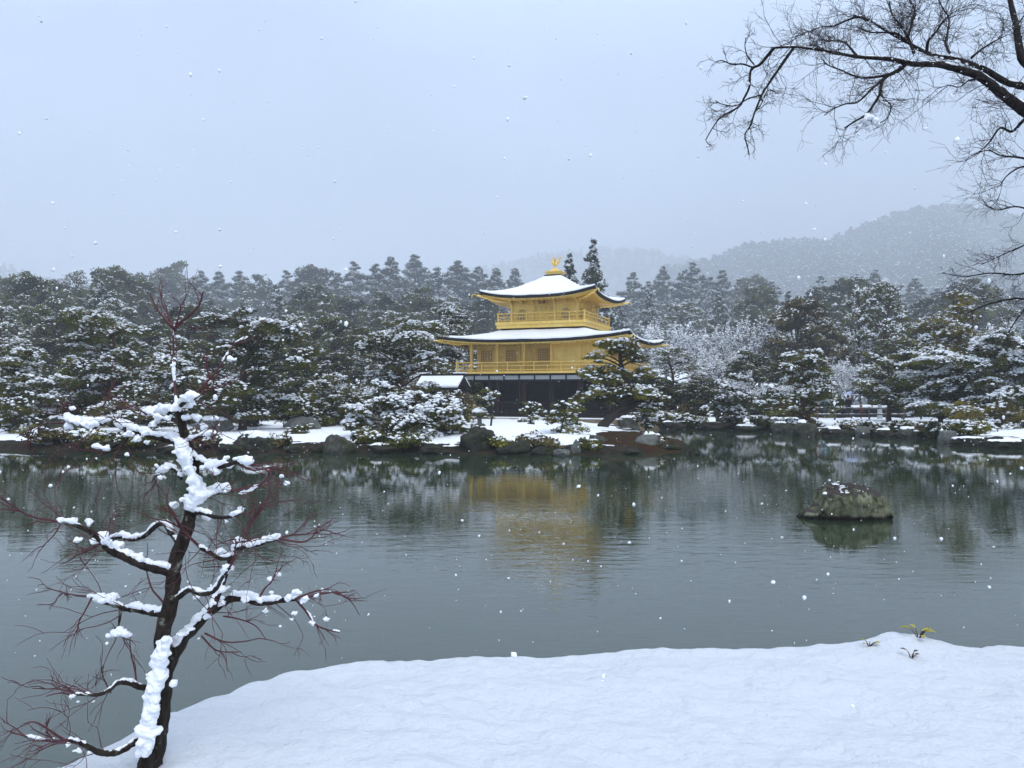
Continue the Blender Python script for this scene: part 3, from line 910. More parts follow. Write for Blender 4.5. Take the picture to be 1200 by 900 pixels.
def rock(px, py, wpx, hpx, label, mt='rock', cap=0.0, Y=None, z0=None, sub=4, rot=None, d=0.7):
    NROCK[0] += 1; sd = NROCK[0]
    if Y is None: Y = WY(py, 0.02)
    x = (px-600)/F*Y
    zb = H-(py-HY)/F*Y if z0 is None else z0
    if mt == 'rock_dark' and hpx < 20: hpx *= 0.62 + 0.3*((sd*37) % 10)/10
    w_, h_ = wpx/F*Y, hpx/F*Y
    rng = np.random.default_rng(sd*13)
    W, T = rock_mesh(w_, w_*d, h_, sd, sub)
    t = thing('rock', label, 'rock', (x, Y + w_*d*0.3, zb), 0)
    g = Geo(); g.add(W, tri=T); g.build('stone', M[mt], t, True)
    if cap > 0:
        top = W[W[:, 2] > h_*(1-0.45*cap)]
        # snow blanket: faces of the upper part lifted and shrunk a little
        keep = (W[:, 2][T].min(1) > h_*(1-0.5*cap))
        nrm = np.cross(W[T[:, 1]]-W[T[:, 0]], W[T[:, 2]]-W[T[:, 0]]); nrm = unit(nrm)
        keep &= nrm[:, 2] > 0.35
        if keep.sum() > 4:
            idx = np.unique(T[keep]); mp_ = -np.ones(len(W), int); mp_[idx] = np.arange(len(idx))
            Tk = mp_[T[keep]]
            # boundary verts stay on stone
            ed = {}
            for tri in Tk:
                for a_, b_ in ((0,1),(1,2),(2,0)):
                    e_ = tuple(sorted((tri[a_], tri[b_]))); ed[e_] = ed.get(e_, 0)+1
            bnd = set(v_ for e_, c_ in ed.items() if c_ == 1 for v_ in e_)
            up = np.array([0.0 if i in bnd else 1.0 for i in range(len(idx))])
            Vk = W[idx].copy(); Vk[:, 2] += 0.004 + up*0.10*min(1.0, h_*1.3)
            g = Geo(); g.add(Vk, tri=Tk); g.build('snow_cap', M['snow'], t, True)
    return t
for a in [
    (300, 529, 62, 22, 'long grey shore boulder capped with snow right of the slim maple', 'rock', 0.6),
    (268, 531, 34, 16, 'low dark stone at the waterline behind the slim maple', 'rock_dark', 0.3),
    (342, 530, 26, 13, 'small dark stone under the miniature pine', 'rock_dark', 0.0),
    (398, 531, 44, 23, 'rounded grey boulder at the water edge between miniature and spreading pine', 'rock', 0.25),
    (370, 530, 22, 13, 'small mossy stone beside the rounded grey boulder', 'rock_dark', 0.0),
    (560, 531, 48, 31, 'biggest dark boulder on the island below the stone lantern', 'rock_dark', 0.0),
    (600, 532, 46, 18, 'smaller dark brown boulder right of the biggest island boulder', 'rock_dark', 0.15),
    (636, 533, 30, 12, 'flat dark stone at the waterline below the young pine', 'rock_dark', 0.0),
    (676, 532, 15, 17, 'upright pale grey stone in front of the mossy bank', 'rock_pale', 0.0),
    (702, 528, 26, 20, 'jagged grey stone with snow on its foot against the mossy bank', 'rock', 0.3),
    (659, 534, 22, 8, 'pale flat stone just above the waterline under the young pine', 'rock_pale', 0.0),
    (762, 528, 34, 20, 'mottled pale stone near the mossy bank tip', 'rock_pale', 0.2),
    (741, 532, 24, 9, 'low wet stone below the mossy bank', 'rock_dark', 0.0),
    (786, 529, 28, 12, 'dark flat rock at the very tip of the island', 'rock_dark', 0.0),
    (815, 533, 17, 8, 'little dark rock standing alone in water off the island tip', 'rock_dark', 0.0),
    (52, 523, 60, 10, 'flat snow-covered stone on the left shore', 'rock', 0.9),
    (130, 528, 50, 12, 'low dark stone left of the slim maple trunk', 'rock_dark', 0.3),
    (200, 531, 58, 12, 'dark wet shore stone directly behind the slim maple', 'rock_dark', 0.4),
    (450, 531, 40, 15, 'dark stone in shade under the spreading snowy pine', 'rock_dark', 0.4),
    (505, 532, 38, 15, 'dark stone at the right foot of the spreading snowy pine', 'rock_dark', 0.0),
]:
    rock(*a)
for a in [
    (448, 502, 40, 34, 'tall upright grey standing stone behind the left snow strip', 'rock_pale', 0.0, 41.5),
    (414, 503, 22, 24, 'narrow grey standing stone left of the tall upright one', 'rock', 0.3, 42.0),
    (352, 504, 46, 16, 'broad pale stone slab leaning under the big left pine', 'rock_pale', 0.0, 42.5),
    (250, 504, 50, 15, 'pale stone half hidden behind the slim maple', 'rock_pale', 0.6, 41.0),
    (70, 508, 70, 20, 'wide grey stone in the shade of the left shore', 'rock', 0.4, 41.0),
]:
    rock(a[0], a[1], a[2], a[3], a[4], a[5], a[6], Y=a[7])
for a in [
    (745, 502, 50, 18, 'snow-topped grey rock on the channel beside the leaning pine', 'rock', 0.7),
    (790, 503, 40, 10, 'low dark rock on the right shore near the channel', 'rock_dark', 0.2),
    (838, 503, 44, 11, 'dark shore rock below the crooked white pine', 'rock_dark', 0.2),
    (880, 505, 34, 10, 'dark rock with snow left of the curved-trunk pine', 'rock_dark', 0.5),
    (916, 507, 30, 12, 'mossy dark rock under the curved-trunk pine', 'rock', 0.2),
    (948, 511, 36, 17, 'grey green boulder at the foot of the curved-trunk pine', 'rock', 0.25),
    (985, 511, 44, 14, 'brownish boulder right of the curved-trunk pine foot', 'rock_dark', 0.5),
    (1012, 511, 18, 12, 'small upright pale stone below the rail fence', 'rock_pale', 0.0),
    (1040, 512, 30, 11, 'dark stone dotted with snow below the rail fence', 'rock_dark', 0.4),
    (1068, 513, 30, 12, 'rounded stone right under the rail fence end', 'rock', 0.4),
    (1112, 519, 26, 15, 'upright rounded pale rock by the olive mound on the right shore', 'rock_pale', 0.15),
    (1140, 522, 44, 11, 'low rock with snow under the right pine', 'rock_dark', 0.7),
    (1182, 525, 50, 12, 'dark rock at the right edge of the shore', 'rock_dark', 0.5),
]:
    rock(*a)

# the lone rock in the pond
def pond_rock():
    Y = 16.4; x0 = (989-600)/F*Y; sc = Y/F
    # silhouette heights along x (photo px from centre 989, height above the waterline)
    xs_ = np.array([-54, -48, -40, -33, -27, -20, -8, 6, 20, 34, 44, 49, 52]); hs_ = np.array([1, 8, 13, 17, 33, 37, 39, 40, 37, 33, 27, 18, 2])
    n, mm = 96, 40
    V = []
    for i in range(n):
        u_ = -54 + 106*i/(n-1)
        hmax = np.interp(u_, xs_, hs_)
        dep = 26*math.sqrt(max(0.02, 1-(u_/55)**2))
        for j in range(mm):
            t_ = j/(mm-1); an = math.pi*t_
            yy = -math.cos(an); zz = math.sin(an)
            zz = abs(zz)**0.30; yy = np.sign(yy)*abs(yy)**0.8
            # flat sloping top, steep face
            top = hmax*(1-0.18*max(0, -yy)*0.6)
            px_, py_, pz_ = u_, yy*dep, zz*top - 5*(1-zz)
            nn_ = fbm(px_*0.055, py_*0.055, pz_*0.055, 5)
            rd = mnoise.noise((px_*0.13+9, py_*0.13, pz_*0.03))
            cr = abs(mnoise.noise((px_*0.10+3, py_*0.05, pz_*0.04)))
            px_ += 3.0*rd; py_ += 11*nn_ + 4.0*rd; pz_ += 5.0*nn_*min(1, max(0, pz_)/8)
            if pz_ > 10: pz_ += 3.4*mnoise.noise((px_*0.25, py_*0.25, 2))
            V.append((px_*sc, py_*sc, pz_*sc))
    I = np.arange(n-1)[:, None]; J = np.arange(mm-1)[None]
    q = np.stack([I*mm+J, (I+1)*mm+J, (I+1)*mm+J+1, I*mm+J+1], -1).reshape(-1, 4)
    t = thing('pond_rock', 'lone lichen-green boulder with dark top standing in the open pond water', 'rock', (x0, Y, 0))
    mt = mat('lichen_rock', (0.1, 0.1, 0.1), 0.9, 0.15); b = NB(mt); v = b.coord((1, 1, 0.8))
    n1 = b.noise(v, 5, 8, 0.68)
    side = b.ramp(n1, [(0.34, (0.016, 0.017, 0.013)), (0.45, (0.085, 0.090, 0.050)), (0.56, (0.17, 0.175, 0.11)), (0.70, (0.25, 0.26, 0.21))])
    topc = b.ramp(b.noise(b.coord(), 9, 7, 0.7), [(0.35, (0.022, 0.018, 0.017)), (0.6, (0.065, 0.054, 0.050)), (0.72, (0.16, 0.14, 0.13))])
    ge = b.n('ShaderNodeNewGeometry'); s1 = b.n('ShaderNodeSeparateXYZ'); b.l(ge.outputs['Normal'], s1.inputs[0])
    fac = b.ramp(b.math('ADD', s1.outputs['Z'], b.math('MULTIPLY', b.math('SUBTRACT', b.noise(b.coord(), 6, 6), 0.5), 0.6)), [(0.58, (0, 0, 0)), (0.80, (1, 1, 1))])
    cc = b.mix(fac, side, topc)
    s2 = b.n('ShaderNodeSeparateXYZ'); tcx = b.n('ShaderNodeTexCoord'); b.l(tcx.outputs['Object'], s2.inputs[0])
    wet = b.ramp(b.math('ADD', s2.outputs['Z'], b.math('MULTIPLY', b.math('SUBTRACT', n1, 0.5), 0.14)), [(0.06, (1, 1, 1)), (0.12, (0, 0, 0))])
    b.col(b.mix(wet, cc, (0.012, 0.010, 0.009)))
    b.bump(b.noise(v, 14, 8, 0.7), 0.8, 0.03)
    g = Geo(); g.add(V, quad=q); g.build('stone', mt, t, True)
    g = Geo(); rng = np.random.default_rng(5)
    top_ = np.array(V); top_ = top_[(top_[:, 2] > 30*sc)]
    pk = top_[rng.integers(len(top_), size=260)]; pk = pk[(rng.uniform(0, 1, 260) < 0.06) | (np.abs(pk[:, 0]+8*sc) < 5*sc)]
    c = pk + np.array([0, 0, 0.004])
    lumps(g, c, rng.uniform(0.006, 0.022, len(c))*np.where(np.abs(c[:, 0]+9*sc) < 8*sc, 2.2, 0.9), 0.012, rng, base=ICO2, jit=0.1)
    g.build('snow_cap', M['snow'], t, True)
pond_rock()

# mossy bank behind the island tip
def mossy_bank():
    n, mm = 60, 26
    V = []
    for i in range(n):
        u_ = i/(n-1); px = 655 + 150*u_
        for j in range(mm):
            t_ = j/(mm-1)
            Y = 33.6 + 8.0*t_ + 2.0*(1-u_)*t_
            prof = math.sin(math.pi*min(1, t_*1.05))**0.38
            hmax = np.interp(px, [655, 680, 705, 740, 770, 795, 805], [0.10, 0.50, 0.70, 0.66, 0.46, 0.24, -0.1])
            x = (px-600)/F*Y
            z = -0.1 + (hmax+0.1)*prof + 0.06*mnoise.noise((x*1.3, Y*1.3, 0))
            V.append((x, Y, z))
    I = np.arange(n-1)[:, None]; J = np.arange(mm-1)[None]
    q = np.stack([I*mm+J, (I+1)*mm+J, (I+1)*mm+J+1, I*mm+J+1], -1).reshape(-1, 4)
    g = Geo(); g.add(V, quad=q)
    structure(g.build('mossy_bank', M['moss'], smooth=True))
mossy_bank()

# stone lantern
def lantern():
    Y = 47.0; x, _, z = P(562, 491, Y)
    z = gz(x, Y)-0.05
    t = thing('stone_lantern', 'grey stone lantern with a round snow cap in front of the dark ground floor', 'lantern', (x, Y, z))
    g = Geo(); lathe(g, [(0.34, 0), (0.36, 0.12), (0.26, 0.20)], 6); g.build('base', M['rock_pale'], t)
    g = Geo(); lathe(g, [(0.15, 0.202), (0.13, 0.38), (0.15, 0.55)], 10); g.build('shaft', M['rock_pale'], t)
    g = Geo(); lathe(g, [(0.27, 0.552), (0.30, 0.60), (0.20, 0.602), (0.20, 0.78)], 6); g.build('light_box', M['rock'], t)
    g = Geo(); lathe(g, [(0.20, 0.782), (0.48, 0.80), (0.46, 0.88), (0.14, 1.0)], 6); g.build('cap_stone', M['rock_pale'], t)
    g = Geo(); lathe(g, [(0.47, 0.885), (0.49, 0.93), (0.43, 1.04), (0.27, 1.14), (0.08, 1.19)], 14); g.build('snow_cap', M['snow'], t, True)
lantern()

# ------------------------------------------------------------------ trees
def pad(gl, gs, c, rx, ry, rz, nt, rng, cov, nsize, snow_r, ico=False, kind='needle', blades=5, nwid=0.05):
    tx, ty = rng.normal(0, 0.16, 2)          # every pad tips a little its own way
    """one cloud-like foliage pad with snow settled on it"""
    a = rng.uniform(0, 2*np.pi, nt); r = np.sqrt(rng.uniform(0, 1, nt))
    lob = 1 + 0.22*np.sin(a*3+rng.uniform(0, 6)) + 0.14*np.sin(a*5+rng.uniform(0, 6))
    z = rng.uniform(-0.55, 1.0, nt)*np.sqrt(np.clip(1-r*r, 0.05, 1))
    dro = -0.35*r*r
    pos = np.stack([rx*r*lob*np.cos(a), ry*r*lob*np.sin(a), rz*(z+dro)], -1)
    pos[:, 2] += tx*pos[:, 0] + ty*pos[:, 1]
    C = c + pos
    if kind == 'needle':
        needles(gl, C, nsize, blades, nwid, 0.55, rng, out_from=np.stack([np.cos(a)*r, np.sin(a)*r, 0*a], -1))
    else:
        leaves(gl, C, nsize, blades, rng, spread=0.8)
    ns = int(nt*cov*1.15)
    if ns:
        a = rng.uniform(0, 2*np.pi, ns); r = np.sqrt(rng.uniform(0, 1, ns))*1.0
        ph = rng.uniform(0, 6, 3)
        keep = (np.sin(a*2+ph[0]) + np.sin(r*7+ph[1]) + np.sin(a*3+r*4+ph[2])) > -0.15
        a, r = a[keep], r[keep]
        zz = rz*(np.sqrt(np.clip(1-r*r, 0.03, 1))*0.95 - 0.35*r*r) + nsize*0.30
        C2 = c + np.stack([rx*r*np.cos(a), ry*r*np.sin(a), tx*rx*r*np.cos(a)+ty*ry*r*np.sin(a) + zz + rng.normal(0, 0.05, len(r))], -1)
        s_ = snow_r*rng.uniform(0.45, 1.35, len(r))
        lumps(gs, C2, s_, s_*rng.uniform(0.3, 0.55, len(r)), rng, base=ICO1 if ico else (OCT_V, OCT_T), jit=0.2)

def pine_at(label, Y, trunk, r0, blobs, npads, cov=0.55, mt='pine', bk='bark_red', seed=1, padk=0.30, dens=1.0, group='garden pines along the shore', name='pine_tree', flat=0.40, base_z=None, cat='tree', snowk=1.0):
    """individual garden pine: trunk path and crown regions traced from the photo at depth Y"""
    rng = np.random.default_rng(seed*101+5)
    tp = np.array([P(px, py, Y) for px, py in trunk])
    b0 = tp[0].copy()
    gzv = gz(b0[0], b0[1]) if base_z is None else base_z
    tp[0][2] = gzv - 0.05
    wob = rng.normal(0, 0.12, len(tp)); wob[0] = 0
    tp[:, 1] += wob
    root = thing(name, label, cat, tuple(tp[0]), 0, group)
    o = tp[0].copy()
    tpl = catmull(tp - o, 5)
    rad = np.linspace(r0, r0*0.22, len(tpl))
    gt, gl, gs = Geo(), Geo(), Geo()
    tube(gt, tpl, rad, 8, rough=0.06, rng=rng)
    tot = sum(bb[2]*bb[3] for bb in blobs)
    for (cx, cy, rx, ry) in blobs:
        n = max(2, int(round(npads*rx*ry/tot)))
        for k in range(n):
            # spread pads evenly in height, randomly in x and depth
            v = -1 + 2*(k+rng.uniform(0.1, 0.9))/n
            ww = math.sqrt(max(0.05, 1-v*v))
            u = rng.uniform(-1, 1)*ww*0.85
            c = P(cx+u*rx, cy+v*ry, Y) - o
            dep = rx/F*Y
            c[1] += rng.uniform(-0.75, 0.75)*dep*ww
            pr = padk*dep*rng.uniform(0.75, 1.3)*(0.7+0.5*ww)
            pr = max(0.22, pr)
            nt_ = int(np.clip(pr*pr*260*dens, 30, 460))
            pad(gl, gs, c, pr, pr*rng.uniform(0.75, 1.1), pr*flat*rng.uniform(0.7, 1.4), nt_, rng, cov*rng.uniform(0.25, 1.35), 0.16, 0.088*snowk, True, nwid=0.035, blades=7)
            # limb from the trunk to the pad
            d2 = np.abs(tpl[:, 2]-(c[2]-0.35*np.linalg.norm(c[:2]-tpl[:, :2].mean(0))))
            i = int(np.argmin(d2)); i = max(1, min(i, len(tpl)-1))
            s_ = tpl[i]; mid = (s_+c)/2 + np.array([rng.normal(0, 0.1), rng.normal(0, 0.1), 0.10*np.linalg.norm(c-s_)])
            tube(gt, catmull([s_, mid, c-np.array([0, 0, 0.05])], 4), np.linspace(rad[i]*0.5, 0.018, 9), 5, cap=False)
    gt.build('trunk', M[bk], root, True)
    gl.build('crown', M[mt], root)
    if gs.n: gs.build('snow', M['snow_tree'], root, True)
    return root

pine_at('layered reddish-trunked pine on the left shore, left of the slim maple', 47, [(132,500),(134,470),(131,440),(134,410),(131,380)], 0.24,
        [(125,386,62,16),(105,425,50,22),(165,425,46,20),(120,455,70,26)], 34, 0.62, 'pine', 'bark_red', 1)
pine_at('big dark-trunked pine behind the upper right maple twigs', 42, [(284,506),(287,475),(284,440),(292,410),(285,378)], 0.26,
        [(290,388,58,22),(260,430,56,26),(330,425,44,30),(285,468,72,22)], 40, 0.42, 'pine', 'bark', 2)
pine_at('tall pine with crooked red limbs left of the pavilion', 52, [(470,500),(476,470),(470,440),(462,415),(474,390)], 0.24,
        [(480,398,54,18),(450,425,46,22),(496,424,34,20),(462,458,50,18)], 34, 0.5, 'pine', 'bark_red', 3)
pine_at('low spreading pine heavy with snow overhanging the water left of the big boulder', 37.2, [(486,528),(484,505),(478,490),(492,470),(480,450)], 0.17,
        [(456,464,34,12),(520,482,28,14),(450,492,42,16),(505,503,50,20),(455,515,40,12),(478,482,52,16),(440,521,34,7),(515,519,38,9)], 62, 0.85, 'pine', 'bark_red', 4, padk=0.33, snowk=1.1)
pine_at('small pine beside the snow-capped lantern', 46.5, [(575,496),(577,480),(574,466)], 0.07,
        [(573,466,18,9),(576,482,14,9)], 10, 0.6, 'pine_green', 'bark', 5)
pine_at('pale low pine in front of the dark ground floor', 44, [(622,499),(621,485),(623,472)], 0.06,
        [(621,485,19,13)], 9, 0.45, 'shrub', 'bark', 6)
pine_at('young bushy pine in the middle of the island', 37.2, [(659,522),(657,507),(660,490),(658,474)], 0.07,
        [(660,487,22,15),(654,510,24,7),(672,500,16,8)], 20, 0.42, 'pine_green', 'bark', 7, padk=0.38)
pine_at('tall leaning pine on the mossy bank in front of the pavilion right end', 41.5, [(704,506),(717,488),(737,470),(733,445),(727,420),(731,402)], 0.27,
        [(730,406,26,6),(702,420,14,5),(754,418,20,6),(716,441,32,5),(762,438,18,6),(702,463,28,6),(744,460,28,7),(768,470,15,6),(752,482,16,5)], 42, 0.40, 'pine_green', 'bark', 8, padk=0.50, dens=1.1, flat=0.34)
pine_at('low snowy pine shrub on the channel bank right of the leaning pine', 44.5, [(757,505),(757,492),(760,480)], 0.07,
        [(758,487,26,14)], 14, 0.7, 'pine', 'bark', 9)
pine_at('crooked pine smothered in snow with an arched trunk', 54, [(843,500),(840,492),(850,480),(862,468),(858,455)], 0.13,
        [(860,455,26,13),(838,472,30,13),(876,476,28,14)], 26, 0.95, 'pine', 'bark', 10)
pine_at('green pine with a curved red trunk on the right shore', 50.5, [(958,503),(946,490),(940,474),(944,455),(938,430)], 0.22,
        [(940,428,36,16),(940,455,40,14),(920,476,30,12),(962,470,26,13)], 36, 0.62, 'pine_green', 'bark_red', 11)
pine_at('dark pine with a straight trunk behind the rail fence', 53.5, [(1042,503),(1042,480),(1043,455),(1040,432)], 0.17,
        [(1040,430,32,16),(1030,455,36,16),(1058,462,32,16)], 30, 0.62, 'pine', 'bark', 12)
pine_at('tall olive brown conifer rising above the right shore', 57, [(1124,505),(1123,450),(1120,400),(1118,345)], 0.30,
        [(1118,352,26,12),(1120,380,38,18),(1115,408,52,20),(1135,425,46,18)], 40, 0.30, 'pine_olive', 'bark', 13, padk=0.36, flat=0.45)
pine_at('wide flat pine laden with white layers below the olive conifer', 50, [(1102,506),(1103,470),(1106,440),(1104,420)], 0.17,
        [(1098,424,42,9),(1100,446,48,12),(1104,474,50,14)], 34, 0.95, 'pine', 'bark', 14, padk=0.40, flat=0.25)
pine_at('large snowy pine at the right edge of the shore', 47, [(1192,520),(1190,480),(1184,440),(1180,400)], 0.25,
        [(1178,410,48,18),(1175,440,56,18),(1160,464,64,14),(1205,455,40,30)], 44, 0.90, 'pine', 'bark', 15, padk=0.36)
pine_at('yellow-green low pine at the right end over the water', 44.5, [(1180,522),(1172,505),(1165,492)], 0.12,
        [(1165,487,44,9),(1195,492,36,12)], 26, 0.22, 'pine_olive', 'bark', 16, padk=0.36, dens=1.3)
pine_at('low snow-flecked pine below the yellow-green one on the right shore', 43.5, [(1168,524),(1165,514),(1160,506)], 0.08,
        [(1160,508,40,9)], 16, 0.75, 'pine', 'bark', 17)
pine_at('dark pine at the left edge of the shore', 43, [(22,522),(20,490),(26,450),(20,420)], 0.2,
        [(20,425,40,14),(30,452,46,14),(12,482,44,14)], 34, 0.65, 'pine', 'bark', 18)
pine_at('low olive pine hanging over the water at the far left', 39.5, [(2,524),(8,508),(20,496)], 0.11,
        [(18,498,34,12),(30,472,40,7)], 20, 0.45, 'pine_green', 'bark', 19)
pine_at('miniature pine leaning over the left snow strip', 38.3, [(352,524),(350,514),(354,506),(356,498)], 0.04,
        [(353,507,17,2.5),(362,501,9,2.5)], 7, 0.25, 'pine', 'bark', 20, padk=0.5, dens=2.0, name='miniature_pine')
pine_at('rounded pale green pine behind the standing stones', 47, [(392,503),(390,480),(394,455)], 0.12,
        [(390,455,34,14),(396,478,36,14)], 22, 0.65, 'shrub', 'bark_grey', 21)
pine_at('pine with low dark skirts left of the standing stones', 44, [(340,504),(338,488),(344,470)], 0.11,
        [(340,478,36,14),(325,455,28,12)], 18, 0.5, 'pine_green', 'bark', 22)
pine_at('snowy pine between the two reddish-trunked ones on the left', 50, [(205,503),(207,470),(204,430)], 0.15,
        [(205,420,40,20),(200,450,50,24),(208,482,40,16)], 32, 0.72, 'pine', 'bark', 23)
pine_at('low snow-covered pine at the waterside behind the maple', 40.5, [(178,514),(176,500),(180,488)], 0.08,
        [(180,490,40,10),(140,482,34,9)], 20, 0.8, 'pine', 'bark', 24)
pine_at('dark pine tucked behind the fishing porch roof', 63, [(512,480),(514,450),(518,400)], 0.2,
        [(516,372,30,14),(512,400,34,22),(520,430,30,16)], 26, 0.62, 'pine', 'bark', 25)

# shrubs at the water edge
def shrub(px, py, wpx, hpx, label, mt='shrub', cov=0.4, Y=None, seed=1, name='shrub', kind='leaf'):
    if Y is None: Y = WY(py, 0.3)
    rng = np.random.default_rng(seed*17+3)
    while gz((px-600)/F*Y, Y) < 0.22 and Y < 62: Y += 0.25      # step back onto dry ground
    x = (px-600)/F*Y; z = gz(x, Y)-0.05
    root = thing(name, label, 'shrub', (x, Y, z), 0, 'low shrubs along the shore')
    w_, h_ = wpx/F*Y, hpx/F*Y
    gt, gl, gs = Geo(), Geo(), Geo()
    for k in range(7):
        a = rng.uniform(0, 6.28); r = rng.uniform(0.1, 0.4)*w_
        tube(gt, catmull([(0, 0, 0), (r*0.5*math.cos(a), r*0.5*math.sin(a), h_*0.4), (r*math.cos(a), r*math.sin(a), h_*0.75)], 3), np.linspace(0.03, 0.01, 7), 4, cap=False)
    for k in range(6):
        c = np.array([rng.uniform(-0.32, 0.32)*w_, rng.uniform(-0.2, 0.2)*w_, h_*rng.uniform(0.35, 0.75)])
        pr = w_*rng.uniform(0.2, 0.32)
        pad(gl, gs, c, pr, pr, h_*0.3, int(40+pr*pr*160), rng, cov, 0.09, 0.11, True, kind=kind, blades=6, nwid=0.03)
    gt.build('stems', M['bark'], root); gl.build('foliage', M[mt], root)
    if gs.n: gs.build('snow', M['snow_tree'], root, True)
for i, a in enumerate([
    (60, 519, 60, 18, 'brown-red low shrub on the left shore', 'leaf_brown', 0.3),
    (108, 520, 48, 18, 'low snowy shrub left of the maple on the far shore', 'shrub', 0.7),
    (235, 522, 52, 16, 'twiggy brown shrub dusted white right behind the maple trunk', 'leaf_brown', 0.8),
    (160, 522, 44, 14, 'dark shrub at the waterline behind the maple', 'pine', 0.3),
    (430, 520, 40, 14, 'green shrub at the left foot of the spreading pine', 'pine_green', 0.5),
    (528, 516, 30, 22, 'snowy shrub between spreading pine and biggest boulder', 'pine', 0.8),
    (622, 521, 34, 12, 'dark shrub with snow flecks right of the brown boulder', 'leaf_brown', 0.5),
    (778, 499, 34, 14, 'low snowy shrub on the right shore near the channel', 'shrub', 0.8),
    (812, 498, 44, 12, 'wide dark shrub under the white bare trees', 'pine', 0.7),
    (900, 500, 30, 12, 'small shrub left of the curved-trunk pine', 'pine_green', 0.5),
    (1000, 505, 40, 12, 'snow-flecked shrub below the rail fence', 'leaf_brown', 0.8),
    (1086, 512, 40, 14, 'olive brown mound shrub on the right shore', 'leaf_brown', 0.1),
    (1135, 514, 40, 18, 'dark green shrub with snow right of the olive mound', 'pine_green', 0.5),
    (1060, 506, 30, 12, 'dark green shrub at the fence end', 'pine', 0.4),
    (585, 523, 26, 12, 'dark mossy tuft between the two biggest island boulders', 'pine_green', 0.15),
    (642, 526, 30, 11, 'brown twiggy tuft at the waterline left of the young pine', 'leaf_brown', 0.2),
    (690, 525, 22, 10, 'small green tuft between upright stone and jagged stone', 'pine_green', 0.3),
    (770, 521, 26, 9, 'brown tuft on the mossy bank tip', 'leaf_brown', 0.25),
    (320, 524, 36, 10, 'low brown-green tuft on the left shore by the long boulder', 'leaf_brown', 0.5),
    (470, 524, 60, 13, 'dark skirt of foliage over the water under the spreading pine', 'pine', 0.5),
    (866, 500, 40, 10, 'dark low shrub under the crooked white pine', 'leaf', 0.5),
    (940, 505, 40, 11, 'dark low shrub at the curved-trunk pine foot', 'leaf', 0.4),
    (1030, 508, 36, 10, 'dark leafy shrub with snow under the straight-trunked pine', 'leaf', 0.6),
    (1110, 512, 36, 12, 'dark leafy shrub left of the yellow-green pine', 'leaf', 0.5),
]):
    shrub(a[0], a[1], a[2], a[3], a[4], a[5], a[6], seed=i+1)

# ---- prototypes for the woods behind
def proto_root(name):
    o = bpy.data.objects.new(name, None); COL.objects.link(o); return o
def cedar(seed, dark=False):
    """unit height conifer (10 m): broad irregular spire of drooping sprays"""
    rng = np.random.default_rng(seed); root = proto_root('cedar_tree')
    gt, gl, gs = Geo(), Geo(), Geo()
    tube(gt, [(0, 0, -0.5), (0, 0, 5), (0.05, 0, 9.6)], [0.22, 0.13, 0.03], 6)
    n = 135; e1, e2, e3 = rng.uniform(0, 6.28, 3); pw = rng.uniform(0.80, 1.05)
    for k in range(n):
        f = (k+0.5)/n
        z = 1.6 + 8.2*f
        a = k*2.4+rng.normal(0, 0.45)
        rmax = 2.75*(1-f)**pw*(1+0.20*math.sin(a*2+e1+z*0.8)+0.14*math.sin(z*2.1+e2)+0.10*math.sin(z*4.3+e3)) + 0.05
        r = rmax*rng.uniform(0.35, 1.12)
        c = np.array([r*math.cos(a), r*math.sin(a), z-0.22*r+rng.normal(0, 0.32)])
        pr = 0.11 + 0.50*(1-f)**0.8*rng.uniform(0.4, 1.4)
        pad(gl, gs, c, pr, pr, pr*1.35, int(24+pr*56), rng, rng.uniform(0.3, 1.4), 0.22, 0.085, False, nwid=0.07, blades=4)  # settled snow, its cover also raised to pale far crowns like haze
        if k % 3 == 0: tube(gt, [(0, 0, z), c], [0.05, 0.015], 4, cap=False)
    gt.build('trunk', M['bark'], root); gl.build('crown', M['cedar'], root); gs.build('snow', M['snow_tree'], root)
    return root
def roundtree(seed, mt='leaf', h=10.0, cov=0.26):
    rng = np.random.default_rng(seed); root = proto_root('broadleaf_tree')
    gt, gl, gs = Geo(), Geo(), Geo()
    tube(gt, [(0, 0, -0.5), (0.1, 0.1, 3), (0, 0.1, 6.0)], [0.28, 0.2, 0.08], 6)
    n = 60
    for k in range(n):
        a = rng.uniform(0, 6.283); u = rng.uniform(-0.75, 1); rr = math.sqrt(max(0, 1-u*u))
        c = np.array([2.7*rr*math.cos(a), 2.7*rr*math.sin(a), 5.9+3.4*u])*np.array([1, 1, 1])
        c[:2] *= rng.uniform(0.65, 1.05)
        c += rng.normal(0, 0.22, 3)
        pr = rng.uniform(0.55, 1.0)
        pad(gl, gs, c, pr, pr, pr*0.6, int(60*pr+26), rng, cov*rng.uniform(0.8, 4.4), 0.15, 0.115, False, kind='leaf', blades=5)
        if k % 2 == 0:
            tube(gt, catmull([(0, 0.1, 3+2*rng.uniform(0, 1)), c*np.array([0.5, 0.5, 1])-np.array([0, 0, 0.6]), c], 3), np.linspace(0.09, 0.02, 7), 4, cap=False)
    gt.build('trunk', M['bark'], root); gl.build('crown', M[mt], root); gs.build('snow', M['snow_tree'], root)
    return root
